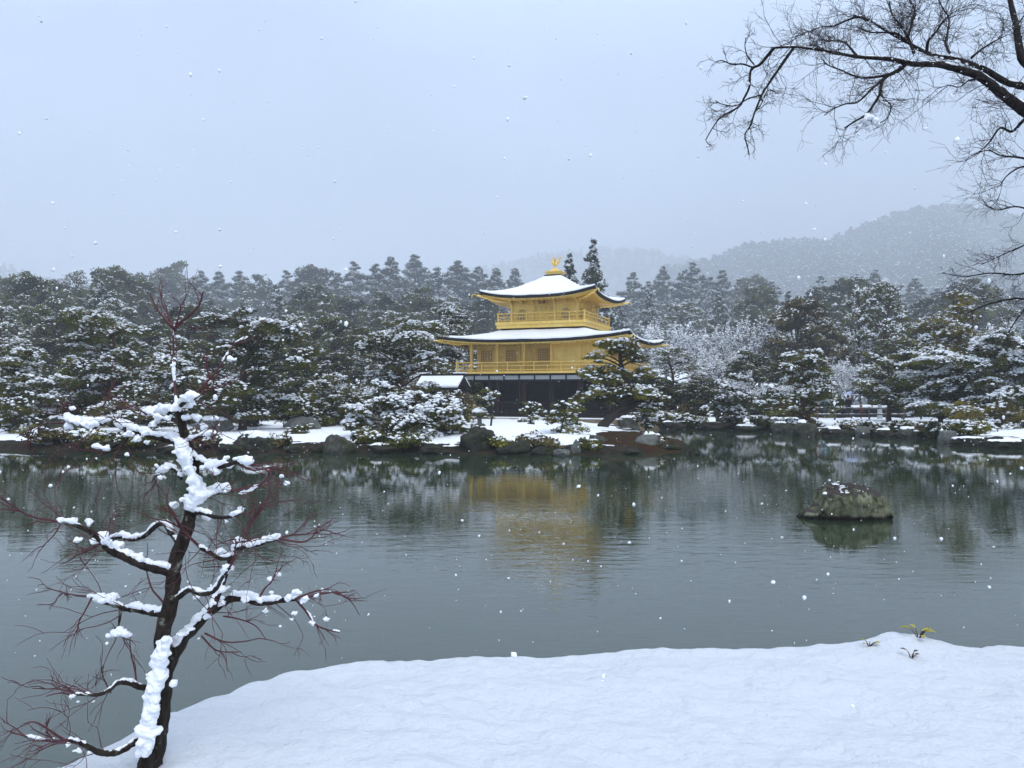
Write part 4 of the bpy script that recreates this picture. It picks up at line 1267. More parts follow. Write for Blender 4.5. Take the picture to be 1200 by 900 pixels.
def bgpine(seed, cov=0.5, mt='pine'):
    rng = np.random.default_rng(seed); root = proto_root('pine_tree')
    gt, gl, gs = Geo(), Geo(), Geo()
    tr = catmull([(0, 0, -0.5), (rng.normal(0, 0.3), rng.normal(0, 0.3), 3.3), (rng.normal(0, 0.4), rng.normal(0, 0.4), 6.5), (rng.normal(0, 0.4), 0, 9.3)], 5)
    tube(gt, tr, np.linspace(0.24, 0.05, len(tr)), 6)
    n = 38
    for k in range(n):
        f = (k+0.5)/n; z = 2.8+6.9*f
        rm = 2.9*math.sin(math.pi*(0.22+0.70*f))**0.8
        a = k*2.4+rng.normal(0, 0.5); r = rm*rng.uniform(0.3, 1)
        c = np.array([r*math.cos(a), r*math.sin(a), z])
        pr = rng.uniform(0.6, 1.05)
        pad(gl, gs, c, pr, pr, pr*0.48, int(75*pr+20), rng, cov*rng.uniform(0.5, 1.8), 0.19, 0.13, False, nwid=0.055, blades=5)
        i = int(np.argmin(np.abs(tr[:, 2]-(z-0.8))))
        tube(gt, catmull([tr[i], (tr[i]+c)/2+np.array([0, 0, 0.15]), c], 3), np.linspace(0.07, 0.02, 7), 4, cap=False)
    gt.build('trunk', M['bark_red'], root); gl.build('crown', M[mt], root); gs.build('snow', M['snow_tree'], root)
    return root
M['frost_twig'] = bark('frosted_twigs', (0.07, 0.06, 0.065), (0.15, 0.14, 0.15))
def grow(paths, p, d, L, r, depth, rng, wig=0.25, grav=0.0, nchild=(3, 5), ratio=0.62, up=0.15, minr=0.002, step=6, spread=0.9):
    n = step
    pts = [np.array(p, float)]; dd = unit(np.array(d, float))
    for k in range(n):
        dd = unit(dd + rng.normal(0, wig, 3) + np.array([0, 0, grav]))
        pts.append(pts[-1] + dd*L/n)
    paths.append((np.array(pts), r, depth))
    if depth <= 0: return
    for c in range(rng.integers(nchild[0], nchild[1]+1)):
        i = int(rng.integers(max(1, n//3), n+1))
        base = pts[i]; dv = unit(pts[i]-pts[i-1])
        nd = unit(dv + unit(rng.normal(0, 1, 3))*spread + np.array([0, 0, up]))
        grow(paths, base, nd, L*ratio*rng.uniform(0.7, 1.2), max(minr, r*0.6), depth-1, rng, wig, grav, nchild, ratio, up, minr, step, spread)
def baretree(seed):
    rng = np.random.default_rng(seed); root = proto_root('bare_tree')
    paths = []
    for k in range(6):
        a = k*1.05+rng.normal(0, 0.2)
        grow(paths, (0, 0, 0.6+rng.uniform(0, 1.2)), (math.cos(a)*0.8, math.sin(a)*0.8, 1.0), 3.1, 0.09, 3, rng, 0.22, 0.02, (5, 6), 0.60, 0.22, 0.014, 5)
    gt, gs = Geo(), Geo()
    tube(gt, [(0, 0, -0.5), (0.05, 0, 1.0), (0, 0.05, 2.0)], [0.2, 0.16, 0.10], 6)
    for pts, r, d in paths:
        tube(gt, pts, np.linspace(r, r*0.45, len(pts)), 3 if d < 2 else 5, cap=False)
        if rng.uniform() < 0.9:
            m_ = 5 if d < 2 else 7
            t = rng.uniform(0, len(pts)-1.01, m_); i = t.astype(int); f = (t-i)[:, None]
            c = pts[i]*(1-f)+pts[i+1]*f + np.array([0, 0, r+0.02])
            s_ = rng.uniform(0.05, 0.13, m_)
            lumps(gs, c, s_, s_*0.45, rng)
    gt.build('trunk', M['frost_twig'], root); gs.build('snow', M['snow_tree'], root)
    return root

PROTO = {
    'cedar': [cedar(s) for s in (21, 22, 23, 24)],
    'round': [roundtree(s) for s in (31, 32, 33)],
    'brown': [roundtree(s, 'leaf_brown', cov=0.24) for s in (35,)],
    'pine': [bgpine(s) for s in (41, 42, 43)],
    'bare': [baretree(s) for s in (51, 52, 53)],
}
DARK = cedar(61); 
USED = set()
DESC = {'cedar': ('cedar', 'tall hazy grey-green cedar'), 'round': ('evergreen', 'rounded snow-speckled evergreen'), 'brown': ('evergreen', 'bronze brown snow-dusted broadleaf'),
        'pine': ('pine', 'snow-layered pine'), 'bare': ('bare tree', 'snow-white bare tree')}
TREES = []       # (px, ytop, Y, kind, width scale, row)
def put(kind, px, ytop, Y, wpx, row, idx=None):
    TREES.append((px, ytop, Y, kind, wpx, row))
sk = [(-30,332,'round',70),(8,326,'round',56),(36,316,'round',60),(66,326,'round',56),(92,332,'round',50),(118,330,'cedar',46),(138,313,'pine',44),(165,318,'round',52),
      (188,312,'round',50),(206,306,'round',54),(236,318,'cedar',44),(256,320,'cedar',46),(280,318,'cedar',44),(306,322,'round',50),(336,320,'cedar',46),(369,308,'round',62),(396,320,'cedar',44),
      (415,310,'cedar',52),(440,312,'cedar',48),(458,304,'cedar',54),(486,299,'cedar',58),(512,314,'cedar',48),(536,306,'cedar',62),(562,314,'cedar',56),(582,316,'cedar',48),(604,316,'cedar',46),
      (742,322,'cedar',44),(760,330,'cedar',38),(776,314,'cedar',44),(798,322,'cedar',40),(812,308,'cedar',46),(832,326,'cedar',40),(846,318,'cedar',42),(866,328,'cedar',36),(884,320,'round',46),(904,330,'cedar',40),
      (962,326,'cedar',40),(985,338,'cedar',36),(1024,318,'cedar',44),(1046,334,'cedar',36),(1072,326,'cedar',44),(1098,338,'cedar',40),(1128,336,'cedar',40),(1160,330,'cedar',44),(1190,336,'cedar',46),(1222,330,'cedar',46)]
for i, (px, yt, kd, wp) in enumerate(sk):
    Y = 315 + 25*math.sin(i*2.3) + (0 if px > 160 else -170)
    put(kd, px, yt, Y, wp*(1.75 if kd == 'cedar' else 1.15), 'sky')
# second line, nearer, fills below the skyline
rr = np.random.default_rng(77)
for row, Y0, y0, step, kinds in (('back', 165, 343, 38, ('round', 'round', 'cedar', 'pine', 'cedar')),
                                 ('middle', 94, 372, 42, ('round', 'pine', 'round', 'bare', 'pine')),
                                 ('front', 76, 402, 44, ('pine', 'round', 'bare', 'pine', 'round')),
                                 ('low', 66, 432, 46, ('round', 'pine', 'bare', 'round'))):
    px = -50 + rr.uniform(0, 20); i = 0
    while px < 1260:
        kd = kinds[int(rr.integers(len(kinds)))]
        if 760 < px < 1010 and row in ('middle', 'front', 'low') and rr.uniform() < 0.62: kd = 'bare'
        if 1010 <= px < 1100 and row in ('middle', 'front') and rr.uniform() < 0.5: kd = 'bare'
        if px < 600 and kd == 'bare' and rr.uniform() < 0.55: kd = 'round'
        hid = {'back': (600, 712), 'middle': (572, 722), 'front': (562, 742), 'low': (562, 752)}[row]
        if not (hid[0] < px < hid[1]):
            put(kd, px, y0 + rr.normal(0, 9) - (14 if px < 180 else 0), Y0 + rr.normal(0, 4), {'cedar': 46, 'round': 66, 'pine': 66, 'bare': 72, 'brown': 66}[kd]*rr.uniform(0.85, 1.2)*(1.0 if row != 'low' else 0.85), row)
        px += step*rr.uniform(0.7, 1.25); i += 1
put('brown', 935, 342, 88, 72, 'mark'); put('brown', 968, 372, 84, 54, 'mark')
put('pine', 1040, 330, 82, 62, 'mark'); put('pine', 1008, 338, 84, 50, 'mark')
WIDE = {'cedar': 5.2, 'round': 6.0, 'brown': 6.0, 'pine': 6.4, 'bare': 7.5}
HGT = {'cedar': 10.1, 'round': 10.4, 'brown': 10.2, 'pine': 9.9, 'bare': 7.0}
MARKS = [(-60, 60, 'the left edge'), (60, 200, 'the slim maple top'), (200, 330, 'the big dark-trunked pine'), (330, 430, 'the standing stones'), (430, 530, 'the fishing porch'), (530, 650, 'the pavilion left eave'),
         (650, 790, 'the pavilion right eave'), (790, 900, 'the crooked white pine'), (900, 1000, 'the curved-trunk pine'), (1000, 1090, 'the rail fence'), (1090, 1170, 'the olive conifer'), (1170, 1300, 'the right edge')]
ORD = ['first', 'second', 'third', 'fourth', 'fifth', 'sixth', 'seventh', 'eighth', 'ninth']
TREES.sort(key=lambda t: t[0])
bins = {}
for t in TREES:
    mk = [m_[2] for m_ in MARKS if m_[0] <= t[0] < m_[1]][0]
    bins.setdefault((t[3], t[5], mk), []).append(t)
ROWTXT = {'sky': 'on the skyline', 'back': 'just under the skyline', 'middle': 'in mid-forest', 'front': 'in the nearer forest', 'low': 'low behind the shore', 'mark': 'standing out of the forest'}
for (kd, row, mk), lst in bins.items():
    for i, (px, yt, Y, _, wp, _) in enumerate(lst):
        rng = np.random.default_rng(int(abs(px*13+Y*7)))
        pr = PROTO[kd][int(rng.integers(len(PROTO[kd])))]
        if id(pr) not in USED:
            o = pr; USED.add(id(pr))
        else:
            o = copy_tree(pr)
        x = (px-600)/F*Y; zt = H-(yt-HY)/F*Y; zb = min(gz(x, Y), 18.0)
        sz = (zt-zb)/HGT[kd]; sx = wp/F*Y/WIDE[kd]
        o.location = (x, Y, zb); o.rotation_euler = (0, 0, rng.uniform(0, 6.28)); o.scale = (sx, sx, sz)
        lab = f"{DESC[kd][1]} {ROWTXT[row]} above {mk}" if row != 'low' else f"{DESC[kd][1]} {ROWTXT[row]} near {mk}"
        if len(lst) > 1: lab += f", {ORD[i]} from left"
        tag(o, lab, 'tree', {'cedar': 'cedars of the forest', 'round': 'rounded evergreens of the forest', 'brown': 'bronze broadleaf trees', 'pine': 'pines of the forest', 'bare': 'snowy bare trees'}[kd])
for kd in PROTO:
    for pr in PROTO[kd]:
        if id(pr) not in USED:
            for ch in list(pr.children): bpy.data.objects.remove(ch)
            bpy.data.objects.remove(pr)
# two dark tall cedars right behind the roof
for k, (px, yt, Y, wp, lab) in enumerate([(695, 288, 104, 66, 'tallest dark cedar standing behind the upper roof right of the phoenix'), (668, 304, 108, 58, 'dark cedar partly hidden behind the phoenix')]):
    o = DARK if k == 0 else copy_tree(DARK)
    x = (px-600)/F*Y; zb = gz(x, Y); zt = H-(yt-HY)/F*Y
    o.location = (x, Y, zb); o.rotation_euler = (0, 0, k*2.1); o.scale = (wp/F*Y/4.4, wp/F*Y/4.4, (zt-zb)/9.8)
    tag(o, lab, 'tree', 'cedars of the forest')

# dark undergrowth between the trunks
def undergrowth():
    rng = np.random.default_rng(88)
    protos = []
    for k in range(4):
        root = proto_root('undergrowth_shrub')
        gt, gl, gs = Geo(), Geo(), Geo()
        for j in range(6):
            a = rng.uniform(0, 6.28)
            tube(gt, [(0, 0, -0.2), (0.4*math.cos(a), 0.4*math.sin(a), 0.5), (0.8*math.cos(a), 0.8*math.sin(a), 1.1)], [0.04, 0.03, 0.012], 4, cap=False)
        for j in range(11):
            c = np.array([rng.uniform(-1, 1), rng.uniform(-0.8, 0.8), rng.uniform(0.25, 1.25)])
            pad(gl, gs, c, 0.55, 0.55, 0.36, 70, rng, rng.uniform(0.1, 0.9), 0.11, 0.085, False, kind='leaf', blades=6)
        gt.build('stems', M['bark'], root); gl.build('foliage', M[('leaf', 'pine', 'leaf', 'leaf_brown')[k]], root); gs.build('snow', M['snow_tree'], root)
        protos.append(root)
    spots = [(p, 45+rng.uniform(0, 11), rng.uniform(0.8, 1.5)) for p in np.arange(-20, 545, 21)] + [(p, 61+rng.uniform(0, 8), rng.uniform(0.9, 1.6)) for p in np.arange(770, 1230, 23) if not 955 < p < 1040] \
        + [(534, 70, 2.0), (548, 74, 2.2), (560, 75, 2.2), (572, 76, 2.0)]
    used = set(); bins_ = {}
    for px, Y, sc_ in spots:
        mk = [m_[2] for m_ in MARKS if m_[0] <= px < m_[1]][0]; bins_.setdefault(mk, []).append((px, Y, sc_))
    for mk, lst in bins_.items():
        for i, (px, Y, sc_) in enumerate(sorted(lst)):
            k = int(rng.integers(4)); o = protos[k] if k not in used else copy_tree(protos[k]); used.add(k)
            x = (px-600)/F*Y; o.location = (x, Y, gz(x, Y)-0.03); o.rotation_euler = (0, 0, rng.uniform(0, 6.28)); o.scale = (sc_*1.1, sc_*1.1, sc_*rng.uniform(0.8, 1.1))
            lab = f"{('dark leafy', 'needle-leaved', 'dark leafy', 'brownish leafy')[k]} snow-flecked shrub in the undergrowth below {mk}"
            if len(lst) > 1: lab += f", {ORD[i]} from left"
            tag(o, lab, 'shrub', 'undergrowth shrubs between the trees')
undergrowth()

# ------------------------------------------------------------------ fence, people on the right path
def fence():
    Y = 56.0
    x0, x1 = (958-600)/F*Y, (1140-600)/F*Y
    zb = 0.62
    t = thing('rail_fence', 'weathered wooden rail fence with snow on its rails on the right path', 'fence', (x0, Y, zb))
    L = x1-x0; n = 9
    for k in range(n+1):
        g = Geo(); box(g, (L*k/n-0.05, -0.05, -0.15), (L*k/n+0.05, 0.05, 0.92)); g.build('post', M['rail'], t)
    for z in (0.82, 0.36):
        g = Geo(); box(g, (-0.1, -0.11, z-0.05), (L+0.1, -0.052, z+0.04)); r = g.build('rail', M['rail'], t)
        g = Geo(); rng = np.random.default_rng(int(z*100))
        xx = np.linspace(-0.1, L+0.1, 90)
        h_ = 0.05*np.clip(rng.uniform(-0.5, 1.3, 90), 0.05, 1)
        V = []
        for a_, b_ in zip(xx, h_): V += [(a_, -0.115, z+0.042), (a_, -0.05, z+0.042), (a_, -0.06, z+0.042+b_), (a_, -0.105, z+0.042+b_)]
        q = []
        for k in range(89):
            o_ = k*4
            q += [(o_+j, o_+(j+1) % 4, o_+4+(j+1) % 4, o_+4+j) for j in range(4)]
        g.add(V, quad=q); g.build('snow', M['snow'], r)
    Yw = 60.5
    x0, x1 = (958-600)/F*Yw, (1070-600)/F*Yw
    t = thing('low_wall', 'low dark wall with a thick snow top behind the rail fence', 'wall', (x0, Yw, 0.55))
    g = Geo(); box(g, (0, 0, -0.1), (x1-x0, 0.35, 0.72)); wl = g.build('wall', M['wood'], t)
    g = Geo(); rng = np.random.default_rng(9)
    nn_ = 60; V = []
    for k in range(nn_):
        a_ = (x1-x0)*k/(nn_-1); h_ = 0.30+0.10*mnoise.noise((a_*0.9, 0, 0))
        V += [(a_, -0.06, 0.725), (a_, -0.05, 0.72+h_*0.7), (a_, 0.12, 0.72+h_), (a_, 0.41, 0.725)]
    q = []
    for k in range(nn_-1):
        q += [(k*4+j, k*4+j+1, k*4+5+j, k*4+4+j) for j in range(3)]
    g.add(V, quad=q); g.build('snow', M['snow'], t, True)
fence()

def skin_body(name, verts, edges, radii, mt, parent, sub=2):
    me = bpy.data.meshes.new(name); me.from_pydata([tuple(v) for v in verts], edges, []); me.materials.append(mt)
    o = bpy.data.objects.new(name, me); COL.objects.link(o); o.parent = parent
    md = o.modifiers.new('skin', 'SKIN')
    layer = me.skin_vertices[0].data if me.skin_vertices else None
    if layer is None:
        bm = bmesh.new(); bm.from_mesh(me); bm.verts.layers.skin.verify(); bm.to_mesh(me); bm.free(); layer = me.skin_vertices[0].data
    for i, r in enumerate(radii):
        layer[i].radius = (r, r) if not isinstance(r, tuple) else r
        layer[i].use_root = (i == 0)
    md.use_smooth_shade = True
    s = o.modifiers.new('sub', 'SUBSURF'); s.levels = sub; s.render_levels = sub
    return o
def person(px, py, Y, label, coat, legs, face=0.0, umbrella=None, h=1.68, arm_up=False):
    x = (px-600)/F*Y; z = gz(x, Y)
    t = thing('person', label, 'person', (x, Y, z), face)
    k = h/1.7
    V = [(0,0,0.95),(0,0,1.12),(0,0,1.32),(0,0,1.45),(0,-0.01,1.52),(0,-0.02,1.60),(0,-0.02,1.70),
         (0.17,0,1.42),(0.24,-0.02,1.15),(0.22,-0.16,0.98),(-0.17,0,1.42),(-0.24,-0.02,1.15),(-0.20,-0.14,0.95),
         (0.10,0,0.88),(0.11,-0.01,0.50),(0.11,0.02,0.09),(0.12,-0.13,0.04),(-0.10,0,0.88),(-0.11,0.01,0.50),(-0.11,0.03,0.09),(-0.12,-0.12,0.04)]
    if arm_up:
        V[8] = (0.27,-0.08,1.20); V[9] = (0.16,-0.24,1.28)
    E = [(0,1),(1,2),(2,3),(3,4),(4,5),(5,6),(3,7),(7,8),(8,9),(3,10),(10,11),(11,12),(0,13),(13,14),(14,15),(15,16),(0,17),(17,18),(18,19),(19,20)]
    Rr = [(0.15,0.11),(0.15,0.11),(0.17,0.12),(0.12,0.09),0.055,0.09,0.08,0.075,0.055,0.04,0.075,0.055,0.04,0.09,0.065,0.05,0.045,0.09,0.065,0.05,0.045]
    skin = mat('skin_tone', (0.42, 0.27, 0.19), 0.6, 0.3)
    skin_body('body', [np.array(v)*k for v in V], E, [tuple(np.array(r)*k) if isinstance(r, tuple) else r*k for r in Rr], skin, t)
    # coat: shell over torso and arms
    Vc = [V[0],(0,0,0.72),V[1],V[2],V[3],V[7],V[8],tuple(np.array(V[9])*0.92+np.array(V[8])*0.08),V[10],V[11],tuple(np.array(V[12])*0.92+np.array(V[11])*0.08)]
    Ec = [(0,1),(0,2),(2,3),(3,4),(4,5),(5,6),(6,7),(4,8),(8,9),(9,10)]
    Rc = [(0.20,0.15),(0.23,0.18),(0.19,0.14),(0.20,0.15),(0.13,0.11),0.10,0.08,0.065,0.10,0.08,0.065]
    skin_body('coat', [np.array(v)*k for v in Vc], Ec, [tuple(np.array(r)*k) if isinstance(r, tuple) else r*k for r in Rc], coat, t)
    Vt = [(0,0,0.9),V[13],V[14],V[15],V[17],V[18],V[19]]
    skin_body('trousers', [np.array(v)*k for v in Vt], [(0,1),(1,2),(2,3),(0,4),(4,5),(5,6)], [0.13*k,0.11*k,0.085*k,0.075*k,0.11*k,0.085*k,0.075*k], legs, t)
    g = Geo(); W = ICO2[0].copy()*np.array([0.105, 0.115, 0.12])*k; W[:, 2] += 1.665*k; W[:, 1] += 0.015*k
    hair = mat('dark_hair', (0.012, 0.009, 0.008), 0.6, 0.3)
    keep = (W[ICO2[1]].mean(1)[:, 1] > -0.05*k) | (W[ICO2[1]].mean(1)[:, 2] > 1.71*k)
    g.add(W, tri=ICO2[1][keep]); g.build('hair', hair, t, True)
    if umbrella:
        ul, uc = umbrella
        hx = np.array([0.16, -0.24, 1.28])*k
        u = thing('umbrella', ul, 'umbrella', (x+hx[0], Y+hx[1], z+hx[2]), 0)
        g = Geo(); n = 16; prof = [(0.02, 0.80), (0.20, 0.77), (0.38, 0.69), (0.52, 0.54)]
        Vv = []
        for r_, z_ in prof:
            for j in range(n):
                a_ = 2*math.pi*j/n; sc_ = 1 - (0.05 if j % 2 else 0)*(r_/0.52)
                Vv.append((r_*math.cos(a_)*sc_, r_*math.sin(a_)*sc_, z_ + (0.02 if j % 2 else 0)*(r_/0.52)))
        q = [(i*n+j, (i+1)*n+j, (i+1)*n+(j+1) % n, i*n+(j+1) % n) for i in range(3) for j in range(n)]
        g.add(Vv, quad=q); g.build('canopy', uc, u, True)
        g = Geo(); tube(g, [(0, 0, -0.08), (0, 0, 0.84)], 0.011, 6); g.build('shaft', M['rail'], u)
        g = Geo(); tube(g, catmull([(0, 0, -0.06), (0, 0, -0.16), (0.03, 0, -0.20), (0.06, 0, -0.17)], 4), 0.016, 6); g.build('handle', M['wood'], u)
blk = mat('black_coat', (0.012, 0.012, 0.014), 0.8, 0.2)
person(994, 490, 58.3, 'person in a black coat holding a pale umbrella behind the rail fence', blk, mat('dark_trousers', (0.02, 0.02, 0.025), 0.8), 0.3,
       ('pale lilac umbrella held open above the rail fence', mat('umbrella_cloth', (0.42, 0.46, 0.66), 0.6, 0.3)), arm_up=True)
person(967, 490, 57.4, 'person in a teal jacket behind the left part of the rail fence', mat('teal_jacket', (0.05, 0.15, 0.18), 0.8), mat('navy_trousers', (0.02, 0.03, 0.04), 0.8), 2.6, h=1.62)
person(961.5, 490, 57.8, 'person in a pale grey jacket left of the teal one', mat('grey_jacket', (0.30, 0.27, 0.28), 0.8), mat('black_trousers', (0.015, 0.015, 0.018), 0.8), 0.4, h=1.60)
person(1009, 490, 57.6, 'person in a rust orange jacket bending near the fence', mat('rust_jacket', (0.24, 0.09, 0.055), 0.8), mat('brown_trousers', (0.05, 0.035, 0.03), 0.8), 1.0, h=1.2)
def post_sign():
    Y = 58.5; x = (1031-600)/F*Y; z = gz(x, Y)
    t = thing('stone_marker', 'pale grey stone marker with a snow top by the straight-trunked pine', 'marker', (x, Y, z))
    g = Geo(); lathe(g, [(0.22, -0.1), (0.20, 0.3), (0.14, 0.9), (0.13, 1.12), (0.04, 1.18)], 4, sq=True); g.build('pillar', M['plaster'], t)
    g = Geo(); lathe(g, [(0.16, 1.12), (0.20, 1.18), (0.16, 1.27), (0.05, 1.31)], 10); g.build('snow_cap', M['snow'], t, True)
post_sign()

# ------------------------------------------------------------------ near snow bank
EDGE = [(20,905),(70,897),(100,882),(150,860),(200,838),(230,825),(280,810),(330,795),(400,781),(480,773),(560,770),(640,768),(720,765),(800,762),(860,765),(920,762),(1000,760),(1060,752),(1100,752),(1130,757),(1160,754),(1200,752),(1300,750),(1500,748)]
ZK = 1.06
EDGE = [(a_, b2_ - np.interp(a_, [20, 100, 330, 700, 1200], [5, 6, 5, 9, 4])) for a_, b2_ in EDGE]
edge_xy = [((px-600)/F*WY(py, ZK), WY(py, ZK)) for px, py in EDGE]
BANKP = [(-4.2, 1.2), (-3.2, 2.5)] + edge_xy + [(9, -4), (-6, -4)]
def bank_h(X, Y):
    d = sd_poly(X, Y, BANKP)
    r = 0.11
    z = np.where(d > r, 0.0, -(1-np.sqrt(np.clip(1-((r-d)/r)**2, 0, 1)))*r)
    z = np.where(d < 0, -r + 3.2*d, z)
    return np.maximum(ZK + z, -0.6), d
bx_ = np.concatenate([np.arange(-6.2, -2.6, 0.06), np.arange(-2.6, 4.4, 0.026), np.arange(4.4, 9.0, 0.06)]); by_ = np.concatenate([np.arange(-3.5, 2.8, 0.06), np.arange(2.8, 6.3, 0.024)])
BX, BY = np.meshgrid(bx_, by_)
BZ, BD = bank_h(BX, BY)
def bank_noise(x, y):
    hump = 0.07*math.exp(-((x-2.48)/0.30)**2-((y-4.92)/0.22)**2)
    return hump + 0.055*mnoise.noise((x*0.55, y*0.9, 2.0)) + 0.034*mnoise.noise((x*1.9+0.4*y, y*2.4, 7.0)) + 0.016*mnoise.noise((x*5+y, y*6.5, 1.0)) + 0.009*mnoise.noise((x*13, y*15, 1.0))
PITS = [(RNG.uniform(-1.5, 3.6), RNG.uniform(3.2, 4.75), RNG.uniform(0.010, 0.035), RNG.uniform(0.006, 0.020)) for _ in range(150)]
_bn0 = bank_noise
def bank_noise(x, y):
    v = _bn0(x, y)
    for a_, b2_, r_, d_ in PITS:
        q2 = ((x-a_)**2+(y-b2_)**2)/(r_*r_*4)
        if q2 < 6: v -= d_*math.exp(-q2)
    return v
BN = np.array([[bank_noise(x, y) if y > 1.5 else 0.0 for x in bx_] for y in by_])
BZ = BZ + BN*np.clip(BD/0.1+1, 0, 1)
keep = BZ > -0.55
ny, nx = BX.shape
I = np.arange(ny-1)[:, None]; J = np.arange(nx-1)[None]
q = np.stack([I*nx+J, I*nx+J+1, (I+1)*nx+J+1, (I+1)*nx+J], -1).reshape(-1, 4)
q = q[keep.ravel()[q].any(1)]
g = Geo(); g.add(np.stack([BX, BY, BZ], -1), quad=q)
structure(g.build('snow_bank', M['bank'], smooth=True))
def bank_z(x, y):
    z, d = bank_h(np.array([x]), np.array([y])); return float(z[0]) + bank_noise(x, y)

# leafy sprigs poking out of the snow
M['sprig'] = foliage('sprig_leaf', (0.17, 0.16, 0.02), (0.36, 0.32, 0.06), 8)
M['dry_stem'] = mat('dry_stem', (0.06, 0.035, 0.02), 0.9)
def sprig(px, py, n, size, label, seed, name='sprig', mt='sprig'):
    rng = np.random.default_rng(seed)
    Y = WY(py, ZK); x = (px-600)/F*Y
    t = thing(name, label, 'plant', (x, Y-0.06, bank_z(x, Y-0.06)-0.02), 0)
    g = Geo(); gs = Geo()
    for k in range(n):
        a = rng.uniform(0, 6.28); el = rng.uniform(0.6, 1.25)
        d = np.array([math.cos(a)*math.cos(el), math.sin(a)*math.cos(el)*0.6, math.sin(el)])
        h_ = size*rng.uniform(0.5, 1.0); tip = d*h_
        tube(gs, [(0, 0, 0), tip*0.5+np.array([0, 0, 0.01]), tip], [0.004, 0.003, 0.002], 5)
        # leaf: curved blade of 2 x 5 vertices each side
        L = size*rng.uniform(0.45, 0.7); wd = L*0.62
        fw = unit(np.array([[d[0], d[1], 0.15]]))[0]; sd_ = unit(np.array([np.cross(fw, (0, 0, 1))]))[0]
        V = []
        for s_ in np.linspace(0, 1, 6):
            wv = wd*math.sin(math.pi*min(1, s_*0.92+0.06))**0.8*0.5
            c = tip + fw*L*s_ + np.array([0, 0, -0.25*L*s_*s_])
            V += [c - sd_*wv + np.array([0, 0, wv*0.35]), c, c + sd_*wv + np.array([0, 0, wv*0.35])]
        q_ = [(i*3+j, i*3+j+1, i*3+j+4, i*3+j+3) for i in range(5) for j in (0, 1)]
        g.add(V, quad=q_)
    gs.build('stem', M['dry_stem'], t); g.build('leaf', M[mt], t, True)
sprig(1071, 756, 8, 0.10, 'yellow-green sprig standing up from the snow bank edge', 3)
sprig(1014, 761, 6, 0.06, 'small low sprig at the snow bank edge, left of the upright one', 4)
M['dead'] = mat('dead_leaf', (0.085, 0.06, 0.03), 0.9)
sprig(1062, 770, 4, 0.07, 'withered brown leaf tuft sunk in the snow below the sprig', 5, 'withered_leaf', 'dead')

# ------------------------------------------------------------------ slim maple in the foreground
def lichen_bark():
    m = bark('maple_bark', (0.016, 0.012, 0.010), (0.055, 0.043, 0.035), 9); b = NB(m)
    old = b.b.inputs['Base Color'].links[0].from_socket
    n = b.noise(b.coord(), 16, 4, 0.6)
    f = b.ramp(n, [(0.60, (0, 0, 0)), (0.66, (1, 1, 1))])
    b.col(b.mix(b.math('MULTIPLY', f, 0.75), old, (0.22, 0.23, 0.18)))
    return m
M['maple_bark'] = lichen_bark()
M['red_twig'] = mat('red_twig', (0.075, 0.016, 0.020), 0.5, 0.4)
M['snow_clump'] = snow_mat('clumped_snow', (0.88, 0.90, 0.93), ((55, 0.35, 0.012),))

